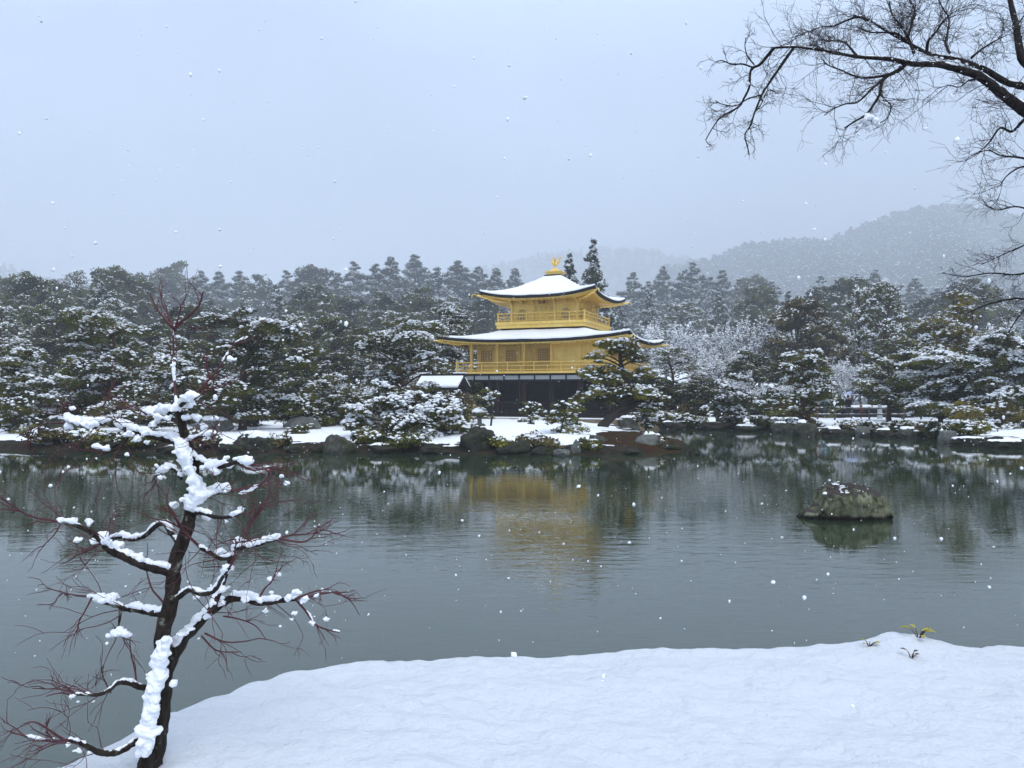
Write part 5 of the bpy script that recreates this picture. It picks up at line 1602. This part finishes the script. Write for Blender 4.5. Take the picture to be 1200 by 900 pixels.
YM = 3.36
def trace(pts, dy=0.0, y0=YM):
    """photo trace -> local path; dy drifts the tip nearer/farther so the tree has real depth"""
    n = len(pts); res = []
    for i, p in enumerate(pts):
        f = i/max(1, n-1)
        res.append(P(p[0], p[1], y0 + dy*f + (p[2] if len(p) > 2 else 0)))
    return np.array(res)
TRUNK = [(170,925),(172,900),(178,862),(184,820),(190,785),(193,742),(206,700),(210,660),(222,620),(225,588),(223,555),(214,525),(208,497),(207,475)]
TR_R =  [15,13.5,12,11,10,9,8.2,7.8,7.2,6.8,6.4,5.6,4.8,3.8]
base = P(172, 905, YM); base[2] = bank_z(base[0], YM)-0.05
maple = thing('slim_maple', 'slim dark maple with red twigs and clumps of snow on the near bank', 'tree', tuple(base))
pxm = YM/F
BR = [  # (points, start radius px, end radius px, depth drift, snow size px list (0 = none))
    ([(190,795),(205,762),(222,740),(240,722),(258,708),(278,701),(304,707),(324,705),(346,702)], 9.5, 3.5, 0.30, 9),
    ([(252,712),(258,695),(264,680),(270,662),(275,645),(281,634)], 5.5, 3.0, 0.12, 7),
    ([(280,640),(290,640),(306,636),(327,631)], 3.6, 2.4, 0.15, 8),
    ([(276,650),(262,653),(245,645),(236,641)], 3.2, 3.0, -0.05, 5),
    ([(205,702),(214,697),(226,689),(240,694),(254,690),(262,676),(270,664)], 4.2, 2.5, -0.2, 5),
    ([(224,602),(236,600),(252,605),(266,606),(280,603)], 3.8, 1.8, -0.2, 6),
    ([(221,592),(238,582),(252,577),(266,576)], 4.2, 2.0, 0.12, 9),
    ([(213,530),(228,542),(246,549),(262,546),(276,542),(292,545)], 5.0, 2.2, -0.15, 10),
    ([(210,562),(200,549),(190,553),(182,558)], 3.0, 1.6, 0.1, 7),
    ([(208,668),(190,664),(169,658),(150,650),(136,645),(124,633),(110,622),(90,614),(72,611)], 7.2, 2.0, -0.35, 8),
    ([(213,633),(204,622),(196,612),(186,615),(174,626),(158,631),(143,628),(130,632)], 3.6, 3.4, 0.25, 5),
    ([(200,716),(186,716),(168,713),(150,711),(136,707),(120,703),(108,700)], 5.6, 2.6, 0.18, 7),
    ([(146,710),(143,722),(140,734)], 2.6, 1.2, 0.0, 0),
    ([(172,812),(158,808),(146,803),(134,803),(126,810),(112,816),(88,815)], 5.0, 1.8, -0.2, 3),
    ([(166,872),(154,874),(142,882),(128,887),(114,886),(102,880),(90,873),(78,869)], 5.6, 2.6, -0.25, 4),
    ([(207,520),(190,516),(177,513),(158,507),(140,502),(125,496),(104,496),(82,494)], 5.0, 2.0, 0.25, 10),
    ([(140,502),(144,515),(133,527),(118,532)], 2.4, 1.2, -0.1, 0),
    ([(214,520),(232,512),(250,510)], 3.0, 1.5, -0.2, 5),
    ([(207,478),(194,484),(182,483),(172,486)], 3.4, 1.6, 0.2, 10),
    ([(207,478),(214,472),(226,468)], 3.6, 2.0, -0.12, 11),
]
off = np.array(maple.location)
rngm = np.random.default_rng(404)
gt = Geo()
tp = trace([(p[0], p[1]) for p in TRUNK]); tp[:, 1] += 0.05*np.sin(np.arange(len(tp))*0.7)
tpl = catmull(tp, 5); trr = np.interp(np.linspace(0, 1, len(tpl)), np.linspace(0, 1, len(TR_R)), TR_R)*pxm
tube(gt, tpl-off, trr, 14, rough=0.07, rng=rngm)
for p, r in ((188, 0), ):
    pass
gt.build('trunk', M['maple_bark'], maple, True)
SN = []      # snow blobs (centre, radius)
def snow_run(path, rad, size, rng, dens=1.0, thin=0.25):
    """overlapping clods along the upper side of a path"""
    path = np.asarray(path); L = np.linalg.norm(np.diff(path, axis=0), axis=1); cum = np.concatenate([[0], np.cumsum(L)])
    n = int(cum[-1]/(size*0.16)*dens)+1
    gate = rng.uniform(0, 100)
    for k in range(n):
        s = cum[-1]*(k+rng.uniform(0, 1))/n
        c = np.array([np.interp(s, cum, path[:, i]) for i in range(3)]); r = np.interp(s, cum, rad)
        g1 = mnoise.noise((s*11.0+gate, gate, 0)); g2 = mnoise.noise((s*38.0+gate, gate, 5))
        if g1 < -thin: continue
        q_ = size*(0.42 + 0.42*max(-0.4, g1) + 0.20*g2)*min(1.0, 0.45+6*(g1+thin))
        q_ = max(q_, size*0.14)
        lat = mnoise.noise((s*25.0, gate, 9))*0.5
        c = c + np.array([lat*r, lat*r*0.6, r*0.70+q_*0.45]) + rng.normal(0, 0.10, 3)*q_
        SN.append((c, q_))
        for _ in range(2):            # crumbs bedded in the ridge
            SN.append((c+rng.normal(0, 0.55, 3)*q_*np.array([1, 0.8, 0.75]), q_*rng.uniform(0.22, 0.48)))
        if rng.uniform() < 0.10:      # a lip slumping over the side
            sd = rng.choice([-1, 1]); SN.append((c+np.array([sd*q_*0.35, -q_*0.5, -q_*rng.uniform(0.3, 0.9)]), q_*rng.uniform(0.35, 0.55)))
twig_paths = []
for bi, (pts, r0, r1, dy, sn) in enumerate(BR):
    pth = trace(pts, dy)
    # start on the depth of what it grows from
    ref = tpl[np.argmin(np.linalg.norm(tpl[:, [0, 2]]-pth[0][[0, 2]], axis=1))]
    pth[:, 1] += (ref[1]-pth[0][1])*np.linspace(1, 0.3, len(pth))
    pth = catmull(pth, 5)
    rr_ = np.linspace(r0, r1, len(pth))*pxm*0.82
    g = Geo(); tube(g, pth-off, rr_, 9, rough=0.10, rng=rngm)
    g.build('branch', M['maple_bark'], maple, True)
    if sn: snow_run(pth, rr_, sn*pxm*1.05, rngm, 1.15, 0.28)
    # red shoots
    nt_ = int(2 + len(pth)*0.14)
    for k in range(nt_):
        i = int(rngm.integers(len(pth)//3, len(pth))); d = unit((pth[min(i+1, len(pth)-1)]-pth[i-1])[None])[0]
        dv = unit((d*1.0 + rngm.normal(0, 0.55, 3) + np.array([0, 0, -0.05]))[None])[0]
        grow(twig_paths, pth[i], dv, rngm.uniform(0.12, 0.30), 0.0024, 1 if k % 2 else 2, rngm, 0.16, -0.01, (1, 3), 0.62, 0.05, 0.0012, 6, 0.7)
    d = unit((pth[-1]-pth[-4])[None])[0]
    grow(twig_paths, pth[-1], d, rngm.uniform(0.15, 0.28), r1*pxm*0.6, 2, rngm, 0.14, 0.0, (2, 4), 0.65, 0.0, 0.0013, 7, 0.6)
# traced red shoots
RED = [
    ([(207,475),(205,455),(204,430),(203,400),(203,382)], 2.1, 1.2), ([(203,384),(192,372),(184,362),(176,345)], 2.2, 1.0), ([(203,384),(196,366),(190,356),(188,342)], 2.0, 0.9),
    ([(203,386),(214,376),(226,366),(234,356),(238,342)], 2.4, 1.0), ([(204,388),(209,372),(213,355)], 1.6, 0.8),
    ([(216,470),(232,458),(246,444),(256,432),(266,416),(276,402),(290,396)], 2.2, 0.9), ([(246,444),(242,430),(243,420)], 1.3, 0.7),
    ([(276,542),(286,547),(298,551),(318,548)], 1.8, 1.2), ([(318,548),(312,562),(298,573),(284,580)], 1.7, 0.9),
    ([(327,631),(342,634),(356,635),(366,629),(373,617)], 1.9, 1.0), ([(346,702),(358,716),(370,732),(384,738),(398,741)], 1.9, 1.0),
    ([(300,708),(310,690),(318,682),(324,668)], 1.6, 0.9), ([(346,702),(366,694),(384,690)], 1.8, 1.0),
    ([(88,815),(70,812),(54,816)], 1.5, 0.7), ([(88,815),(80,806),(66,800)], 1.3, 0.7),
    ([(78,869),(60,868),(46,867),(28,862),(12,858)], 2.2, 1.0), ([(78,869),(64,860),(52,852),(40,846),(28,848)], 2.0, 0.9), ([(28,862),(16,852),(4,846)], 1.2, 0.6),
    ([(199,716),(188,702),(178,690),(172,670),(170,655)], 1.9, 0.9), ([(108,700),(100,715),(92,730),(90,745)], 1.4, 0.7), ([(130,812),(122,796),(118,782)], 1.2, 0.6),
    ([(72,611),(56,612),(40,610)], 1.5, 0.7), ([(72,611),(64,626),(50,640)], 1.4, 0.6), ([(82,494),(80,482),(79,470)], 2.0, 1.0), ([(120,478),(128,462),(132,448)], 1.4, 0.7),
    ([(172,486),(160,478),(150,474),(140,462)], 1.5, 0.7), ([(160,800),(158,785),(154,768),(152,752)], 1.4, 0.7),
    ([(236,745),(250,760),(262,764),(280,764)], 1.5, 0.7), ([(240,742),(262,752),(284,752),(304,748)], 1.5, 0.7), ([(262,722),(282,726),(300,734),(312,750)], 1.3, 0.6),
]
gr = Geo()
for k, (pts, r0, r1) in enumerate(RED):
    pth = catmull(trace(pts, rngm.uniform(-0.12, 0.12)), 4)
    tube(gr, pth-off, np.linspace(r0, r1, len(pth))*pxm*0.8, 6)
    for j in range(3):
        i = int(rngm.integers(1, len(pth)))
        d = unit((pth[i]-pth[i-1])[None])[0]
        grow(twig_paths, pth[i], unit((d+rngm.normal(0, 0.5, 3))[None])[0], rngm.uniform(0.06, 0.16), 0.0022, 1, rngm, 0.15, 0.0, (1, 2), 0.6, 0.0, 0.001, 5, 0.6)
    if k in (0, 5, 8, 10, 15): snow_run(pth, np.full(len(pth), r1*pxm), 3.5*pxm, rngm, 0.5, 0.0)
for pts, r, d in twig_paths:
    tube(gr, pts-off, np.linspace(r, max(0.0008, r*0.4), len(pts)), 4, cap=False)
gr.build('twigs', M['red_twig'], maple, True)
# main snow masses: on the trunk's upper/left face and traced clumps
def clod(px, py, r, dy=-0.02, n=6, sx=1.0, sz=1.0):
    r = r*1.08; c0 = P(px, py, YM + dy)
    for k in range(n*3):
        a = rngm.uniform(0, 6.28); q = rngm.uniform(0.0, 0.72)
        c = c0 + np.array([math.cos(a)*q*sx, rngm.normal(0, 0.3), math.sin(a)*q*0.62*sz])*r*pxm
        SN.append((c, r*pxm*rngm.uniform(0.14, 0.40)*(1.1-0.5*q)))
col = catmull(np.array([P(x, y, YM-0.045) for x, y in [(170,880),(172,862),(174,842),(178,822),(183,802),(187,782),(190,764),(193,750)]]), 5)
for off_, sz_, dn in (((0, 0, 0), 15, 1.4), ((0.014, -0.012, 0.0), 11, 1.0), ((-0.016, 0.0, 0.0), 11, 1.0)):
    c2_ = catmull(np.array([P(x, y, YM-0.05) for x, y in [(211,512),(216,528),(222,546),(230,562),(230,578),(222,590)]]), 5)
    snow_run(c2_+np.array(off_)*0.8-np.array([0, 0, 0.03]), np.full(len(c2_), 0.012), sz_*0.72*pxm, rngm, dn, 0.6)
    snow_run(col+np.array(off_)-np.array([0, 0, 0.03]), np.full(len(col), 0.02), sz_*pxm, rngm, dn, 0.6)
for (x, y, r) in [(204,800,8),(178,790,7),(168,868,11),(196,748,8),(182,858,12)]:
    clod(x, y, r, -0.05, 6, 0.9, 0.7)
for (x, y, r) in [(214,526,9),(218,538,10),(222,550,11),(228,562,12),(232,572,12),(238,580,11),(222,584,11),(232,586,10),(246,578,8),(254,552,10),(244,545,10),(268,545,9),(280,538,8),(290,545,7),(266,536,6)]:
    clod(x, y, r, -0.04, 7, 0.8, 0.7)
for (x, y, r, n) in [(203,592,9,8),(336,566,6,6),(330,558,5,4),(314,548,6,5),(284,577,7,6),(243,606,8,6),(283,596,8,7),(266,611,5,4),(196,549,6,5),(183,545,6,5),(188,560,6,5),
                     (140,741,11,10),(150,743,8,6),(128,745,7,5),(131,700,10,8),(120,704,8,6),(104,612,8,6),(120,628,11,9),(135,640,12,10),(148,648,10,8),(112,634,9,7),(92,632,8,6),(86,610,7,6),
                     (81,490,11,9),(92,494,10,9),(103,498,10,9),(80,500,9,7),(84,479,7,5),(112,496,8,6),(112,523,8,7),(124,525,8,7),(150,508,8,6),(160,514,8,6),(172,518,7,5),(148,533,5,4),
                     (206,478,10,9),(220,474,10,9),(230,490,9,8),(238,500,8,7),(218,490,9,7),(175,482,9,8),(186,488,9,7),(178,497,8,6),(170,508,8,6),(252,490,8,6),(240,512,8,6),(198,490,8,6),
                     (310,632,9,8),(296,637,8,6),(322,628,7,5),(316,678,6,6),(326,672,6,5),(318,694,5,4),(348,694,9,8),(338,700,8,7),(356,703,8,7),(344,718,6,6),(342,726,4,4),(370,698,6,5),(378,691,5,4),(366,730,6,5),(382,726,6,5),
                     (276,640,8,7),(270,665,8,7),(262,690,9,8),(256,706,9,8),(242,722,8,6),(306,702,9,8),(288,702,8,7),(312,716,6,4),(230,700,6,5),(258,646,9,7),(246,690,6,5),
                     (268,420,6,5),(275,421,5,4),(204,420,4,4),(203,428,5,4),(204,438,4,4),(84,816,6,5),(92,822,4,3),(110,822,4,3),(62,866,5,4),(80,872,6,5),(90,880,7,5),(104,882,6,4),(212,744,7,5),(222,738,7,5),(205,690,5,3)]:
    clod(x, y, r*0.9, 0.0 if x > 150 else -0.03, n)
# lift anything that would sink, then fuse the clods into one lumpy skin
gs = Geo(); W = []
C = np.array([c for c, r in SN])-off; Rr_ = np.array([r for c, r in SN])*1.05
lumps(gs, C, Rr_, Rr_*0.85, rngm, base=ICO2, jit=0.05)
so_ = gs.build('snow', M['snow_clump'], maple, True)
rm = so_.modifiers.new('fuse', 'REMESH'); rm.mode = 'VOXEL'; rm.voxel_size = 0.0042; rm.use_smooth_shade = True
sm_ = so_.modifiers.new('soften', 'SMOOTH'); sm_.factor = 0.5; sm_.iterations = 10
tx = bpy.data.textures.new('clod_noise', 'CLOUDS'); tx.noise_scale = 0.020; tx.noise_depth = 3
dm = so_.modifiers.new('lumpy', 'DISPLACE'); dm.texture = tx; dm.strength = 0.012; dm.mid_level = 0.5; dm.texture_coords = 'LOCAL'
tx2 = bpy.data.textures.new('crumb_noise', 'CLOUDS'); tx2.noise_scale = 0.009; tx2.noise_depth = 2
dm2 = so_.modifiers.new('crumbs', 'DISPLACE'); dm2.texture = tx2; dm2.strength = 0.006; dm2.mid_level = 0.5; dm2.texture_coords = 'LOCAL'

# ------------------------------------------------------------------ bare tree overhead at the right
YO = 4.6
ox, oy = 4.25, 4.7
oz = bank_z(ox, oy)-0.1
over = thing('overhanging_maple', 'bare dark tree reaching in overhead from the right with fine snowy twigs', 'tree', (ox, oy, oz))
ofo = np.array([ox, oy, oz])
M['over_bark'] = bark('wet_black_bark', (0.010, 0.009, 0.009), (0.045, 0.038, 0.034), 9)
M['over_twig'] = mat('wet_twig', (0.040, 0.032, 0.034), 0.6, 0.3)
rngo = np.random.default_rng(909)
pxo = YO/F
def seg(pts, dy=0.0, y0=YO):
    n = len(pts)
    return np.array([P(p[0], p[1], y0+dy*i/max(1, n-1)) for i, p in enumerate(pts)])
m1 = seg([(1235,160),(1200,129),(1173,109),(1151,91),(1129,83),(1102,76),(1071,75),(1040,69),(1004,66.5),(969,60),(933,55),(907,56)], -0.4)
m2 = seg([(1250,112),(1200,101),(1178,95.5),(1151,80),(1120,69),(1089,63),(1062,49),(1040,37),(1018,24),(1000,18)], 0.5)
m3 = seg([(1290,140),(1230,95),(1200,72),(1193,46),(1190,26),(1184,2),(1180,-30),(1176,-70)], 0.6)
tk = np.array([[0, 0, 0], [-0.02, 0, 1.2], [-0.1, 0.02, 2.2], [-0.35, -0.02, 2.9]])+ofo
g = Geo(); tube(g, catmull(np.vstack([tk, m3[0:1]]), 4)-ofo, np.linspace(0.20, 0.11, 17), 12, rough=0.05, rng=rngo); 
g.build('trunk', M['over_bark'], over, True)
LIMBS = [
    (np.vstack([tk[2:4], m1[0:1]+np.array([0.05, 0, 0.0]), m1[1:]]), 13, 1.6, True), (np.vstack([m3[0:1], m2]), 8.5, 1.5, True), (m3, 9, 3.5, False),
    (seg([(907,56),(898,67),(890,76),(880,82),(878,102),(872,115),(867,124),(856,131),(844,138),(835,150),(827,164)], 0.1, YO-0.4), 2.6, 0.9, False),
    (seg([(930,56),(918,73),(907,89),(899,101),(893,111),(884,133),(880,146),(873,158),(876,172),(878,182)], -0.1, YO-0.36), 2.4, 0.8, False),
    (seg([(882,79),(870,75),(858,75.5),(846,71),(838,73)], 0.05, YO-0.38), 1.4, 0.7, False), (seg([(884,76),(876,66),(873,54),(874,44)], 0.0, YO-0.38), 1.1, 0.6, False),
    (seg([(893,111),(876,116),(862,124),(846,122),(838,118)], 0.1, YO-0.35), 1.2, 0.6, False), (seg([(886,130),(892,122),(900,106),(912,110)], 0.1, YO-0.35), 1.0, 0.6, False),
    (seg([(1060,76),(1052,83),(1044,87),(1036,92),(1033,98),(1031,110),(1023,124),(1014,135),(1002,142),(990,150)], -0.3, YO-0.2), 4.0, 1.2, False),
    (seg([(1044,87),(1028,90),(1010,91),(996,87),(985,82),(974,78),(966,74)], 0.2, YO-0.2), 2.4, 0.8, False),
    (seg([(1038,92),(1024,102),(1014,112),(1004,120),(990,122),(976,128),(966,135)], -0.1, YO-0.25), 2.2, 0.8, False),
    (seg([(1031,110),(1038,118),(1044,124),(1040,138),(1028,146)], 0.1, YO-0.25), 1.8, 0.8, False),
    (seg([(1018,24),(1006,20),(992,24),(978,30),(962,32),(946,38),(930,44)], 0.2, YO+0.4), 2.4, 0.8, False),
    (seg([(1062,49),(1052,40),(1038,38),(1022,38),(1010,34)], 0.0, YO+0.3), 2.4, 0.9, False),
    (seg([(1071,62),(1064,44),(1056,30),(1046,18),(1042,2)], 0.2, YO+0.25), 3.0, 1.2, False),
    (seg([(1064,44),(1070,22),(1073,14),(1066,0),(1062,-14)], 0.3, YO+0.25), 2.6, 1.4, False),
    (seg([(1086,62),(1088,48),(1098,36),(1106,24),(1118,14)], -0.2, YO+0.2), 3.0, 1.0, False),
    (seg([(1113,62),(1108,52),(1110,40),(1112,22),(1104,8),(1096,-10)], 0.3, YO+0.2), 2.4, 1.0, False),
    (seg([(1138,68),(1150,58),(1166,48),(1178,42)], 0.1, YO+0.1), 2.2, 1.0, False),
    (seg([(1004,66),(998,58),(990,50),(978,48),(962,50)], 0.2, YO-0.2), 2.2, 0.8, False),
    (seg([(969,60),(958,54),(946,52)], 0.2, YO-0.3), 1.2, 0.7, False),
    (seg([(1200,140),(1186,154),(1172,150),(1160,166),(1146,180)], -0.2, YO+0.1), 2.6, 0.9, False),
    (seg([(1232,180),(1210,186),(1190,184),(1172,182),(1158,176),(1144,180)], 0.2, YO+0.2), 2.4, 0.8, False),
    (seg([(1150,92),(1136,94),(1124,102),(1112,100),(1098,104)], -0.1, YO-0.05), 1.4, 0.6, False),
    (seg([(1240,200),(1214,196),(1196,196),(1180,206),(1172,218)], 0.1, YO+0.3), 2.4, 0.9, False),
    (seg([(1250,240),(1214,246),(1190,242),(1170,246),(1154,240)], 0.1, YO+0.5), 2.2, 0.8, False),
    (seg([(1260,330),(1220,318),(1190,322),(1160,320),(1130,324),(1104,320)], 0.3, YO+0.7), 2.8, 0.8, False),
    (seg([(1260,342),(1220,352),(1190,350),(1160,356),(1140,364),(1130,370)], 0.2, YO+0.7), 2.6, 0.9, False),
    (seg([(1250,290),(1214,284),(1190,292),(1172,300),(1150,310)], 0.2, YO+0.6), 2.2, 0.8, False),
    (seg([(1230,330),(1212,350),(1196,368),(1184,386),(1180,396)], 0.2, YO+0.6), 2.0, 0.8, False),
    (seg([(1225,20),(1204,16),(1192,30)], 0.2, YO+0.2), 2.0, 1.0, False),
]
# lower sprays spring from a hanging bough of the same tree, outside the frame
hang = np.array([[-0.3, 0.0, 2.75], [-0.15, 0.25, 2.95], [-0.35, 0.45, 2.75], [-0.42, 0.55, 2.30], [-0.40, 0.62, 1.85], [-0.30, 0.66, 1.45]])+ofo
g = Geo(); tube(g, catmull(hang, 4)-ofo, np.linspace(0.05, 0.014, 21), 8, rough=0.05, rng=rngo); g.build('branch', M['over_bark'], over, True)
tw = []
OS = []
SP = []
for k, (pth, r0, r1, lod) in enumerate(LIMBS):
    pp_ = catmull(pth, 5); rr_ = (r1+(r0-r1)*(1-np.linspace(0, 1, len(pp_)))**(1.7 if r0 > 5 else 1.15))*pxo*(0.70 if r0 < 5 else 0.72)
    g = Geo(); tube(g, pp_-ofo, rr_, 10 if r0 > 5 else 6, rough=0.07, rng=rngo); g.build('branch', M['over_bark'], over, True)
    L = np.linalg.norm(np.diff(pp_, axis=0), axis=1).sum()
    low = pth[:, 2].min() < 3.9
    n = int(L*(36 if r0 < 5 else 15)*(1.45 if 13 <= k <= 20 else 1.0)*(0.55 if 3 <= k <= 8 else (0.6 if k >= 22 else (0.75 if k in (9, 10, 11, 12) else 1.0))))
    for j in range(n):
        i = int(rngo.integers(1 if r0 < 5 else len(pp_)//5, len(pp_)))
        d = unit((pp_[i]-pp_[i-1])[None])[0]
        sidev = unit(rngo.normal(0, 1, 3)[None])[0]
        dv = unit((d*0.9 + sidev*0.8 + np.array([0, 0, -0.1 if k in (3, 4, 9, 11) else 0.12]))[None])[0]
        grow(tw, pp_[i], dv, rngo.uniform(0.08, 0.24)*(1.0 if k > 8 or k < 3 else 0.6), 0.0021, 2, rngo, 0.20, 0.0, (3, 4), 0.62, 0.04, 0.0008, 5, 0.75)
    if lod:
        nn2 = np.array([mnoise.noise((i*0.35, k*3.0, 0.0)) for i in range(len(pp_))])
        up_ = np.clip(nn2+0.22, 0.0, 0.6)
        SP.append((pp_+np.array([-0.1, -0.50, 0.68])*(rr_*0.80)[:, None], rr_*0.12+rr_*up_*0.95))
g = Geo()
for pts, r, d in tw:
    tube(g, pts-ofo, np.linspace(r, max(0.0007, r*0.5), len(pts)), 4 if r > 0.002 else 3, cap=False)
    if rngo.uniform() < 0.16:
        i = int(rngo.integers(len(pts)//2+1, len(pts))); OS.append((pts[i]+np.array([0, 0, 0.004]), rngo.uniform(0.002, 0.0048)))
g.build('twigs', M['over_twig'], over)
for (px, py, r, n, y0) in [(1194,124,11,8,YO),(1132,95,7,7,YO-0.05),(1124,78,6,6,YO+0.1),(1034,98,6,9,YO-0.25),(1018,140,7,10,YO-0.45),(1030,124,7,10,YO-0.3),(1012,146,6,6,YO-0.45),(996,112,4,5,YO-0.3),(868,144,3.5,5,YO-0.35),(846,143,4,5,YO-0.35),
                           (858,94,3,4,YO-0.35),(876,98,3,4,YO-0.35),(828,174,3,4,YO-0.3),(960,62,4,5,YO-0.3),(942,54,3.5,4,YO-0.3),(1160,206,4,5,YO+0.2),(1076,30,5,6,YO+0.3),(1150,36,5,6,YO+0.2),(1180,66,5,5,YO+0.2),(1096,70,5,6,YO+0.05),(1000,158,3,4,YO-0.45)]:
    for _ in range(n):
        OS.append((P(px+rngo.normal(0, 0.8)*r, py+rngo.normal(0, 0.7)*r, y0+rngo.normal(0, 0.02)), r*pxo*rngo.uniform(0.3, 0.7)))
gs = Geo()
for pth, rad in SP: tube(gs, pth-ofo, rad, 7, rough=0.15, rng=rngo)
C = np.array([c for c, r in OS])-ofo; Rr_ = np.array([r for c, r in OS])
lumps(gs, C, Rr_, Rr_*0.7, rngo, base=ICO2, jit=0.14)
gs.build('snow', M['snow_clump'], over, True)

# ------------------------------------------------------------------ falling snow
rng = np.random.default_rng(1234)
N = 6500
Yf = 3.0 + 46*rng.uniform(0, 1, N)**1.25
px = rng.uniform(-150, 1350, N); py = rng.uniform(-60, 900, N)
C = np.stack([(px-600)/F*Yf, Yf, H-(py-HY)/F*Yf], -1)
ok = (C[:, 2] > 0.15) & ~((C[:, 2] < 1.3) & (Yf < 6.0))
C = C[ok]; n = len(C)
s = 0.0030*np.exp(rng.normal(0, 0.55, n)) + 0.00016*C[:, 1]
g = Geo(); lumps(g, C, s, s*rng.uniform(0.8, 1.5, n), rng, base=ICO1, jit=0.25)
M['flake'] = mat('falling_flake', (0.92, 0.94, 0.97), 0.8, 0.1)
o = g.build('falling_snow', M['flake'], smooth=True)
o['kind'] = 'stuff'; o['label'] = 'loose snowflakes falling through the air over pond and bank'; o['category'] = 'snow'

for o in list(bpy.data.objects):        # clods of settled snow on a plant: nobody could count them
    if o.parent is not None and o.name.split('.')[0] == 'snow':
        o['kind'] = 'stuff'
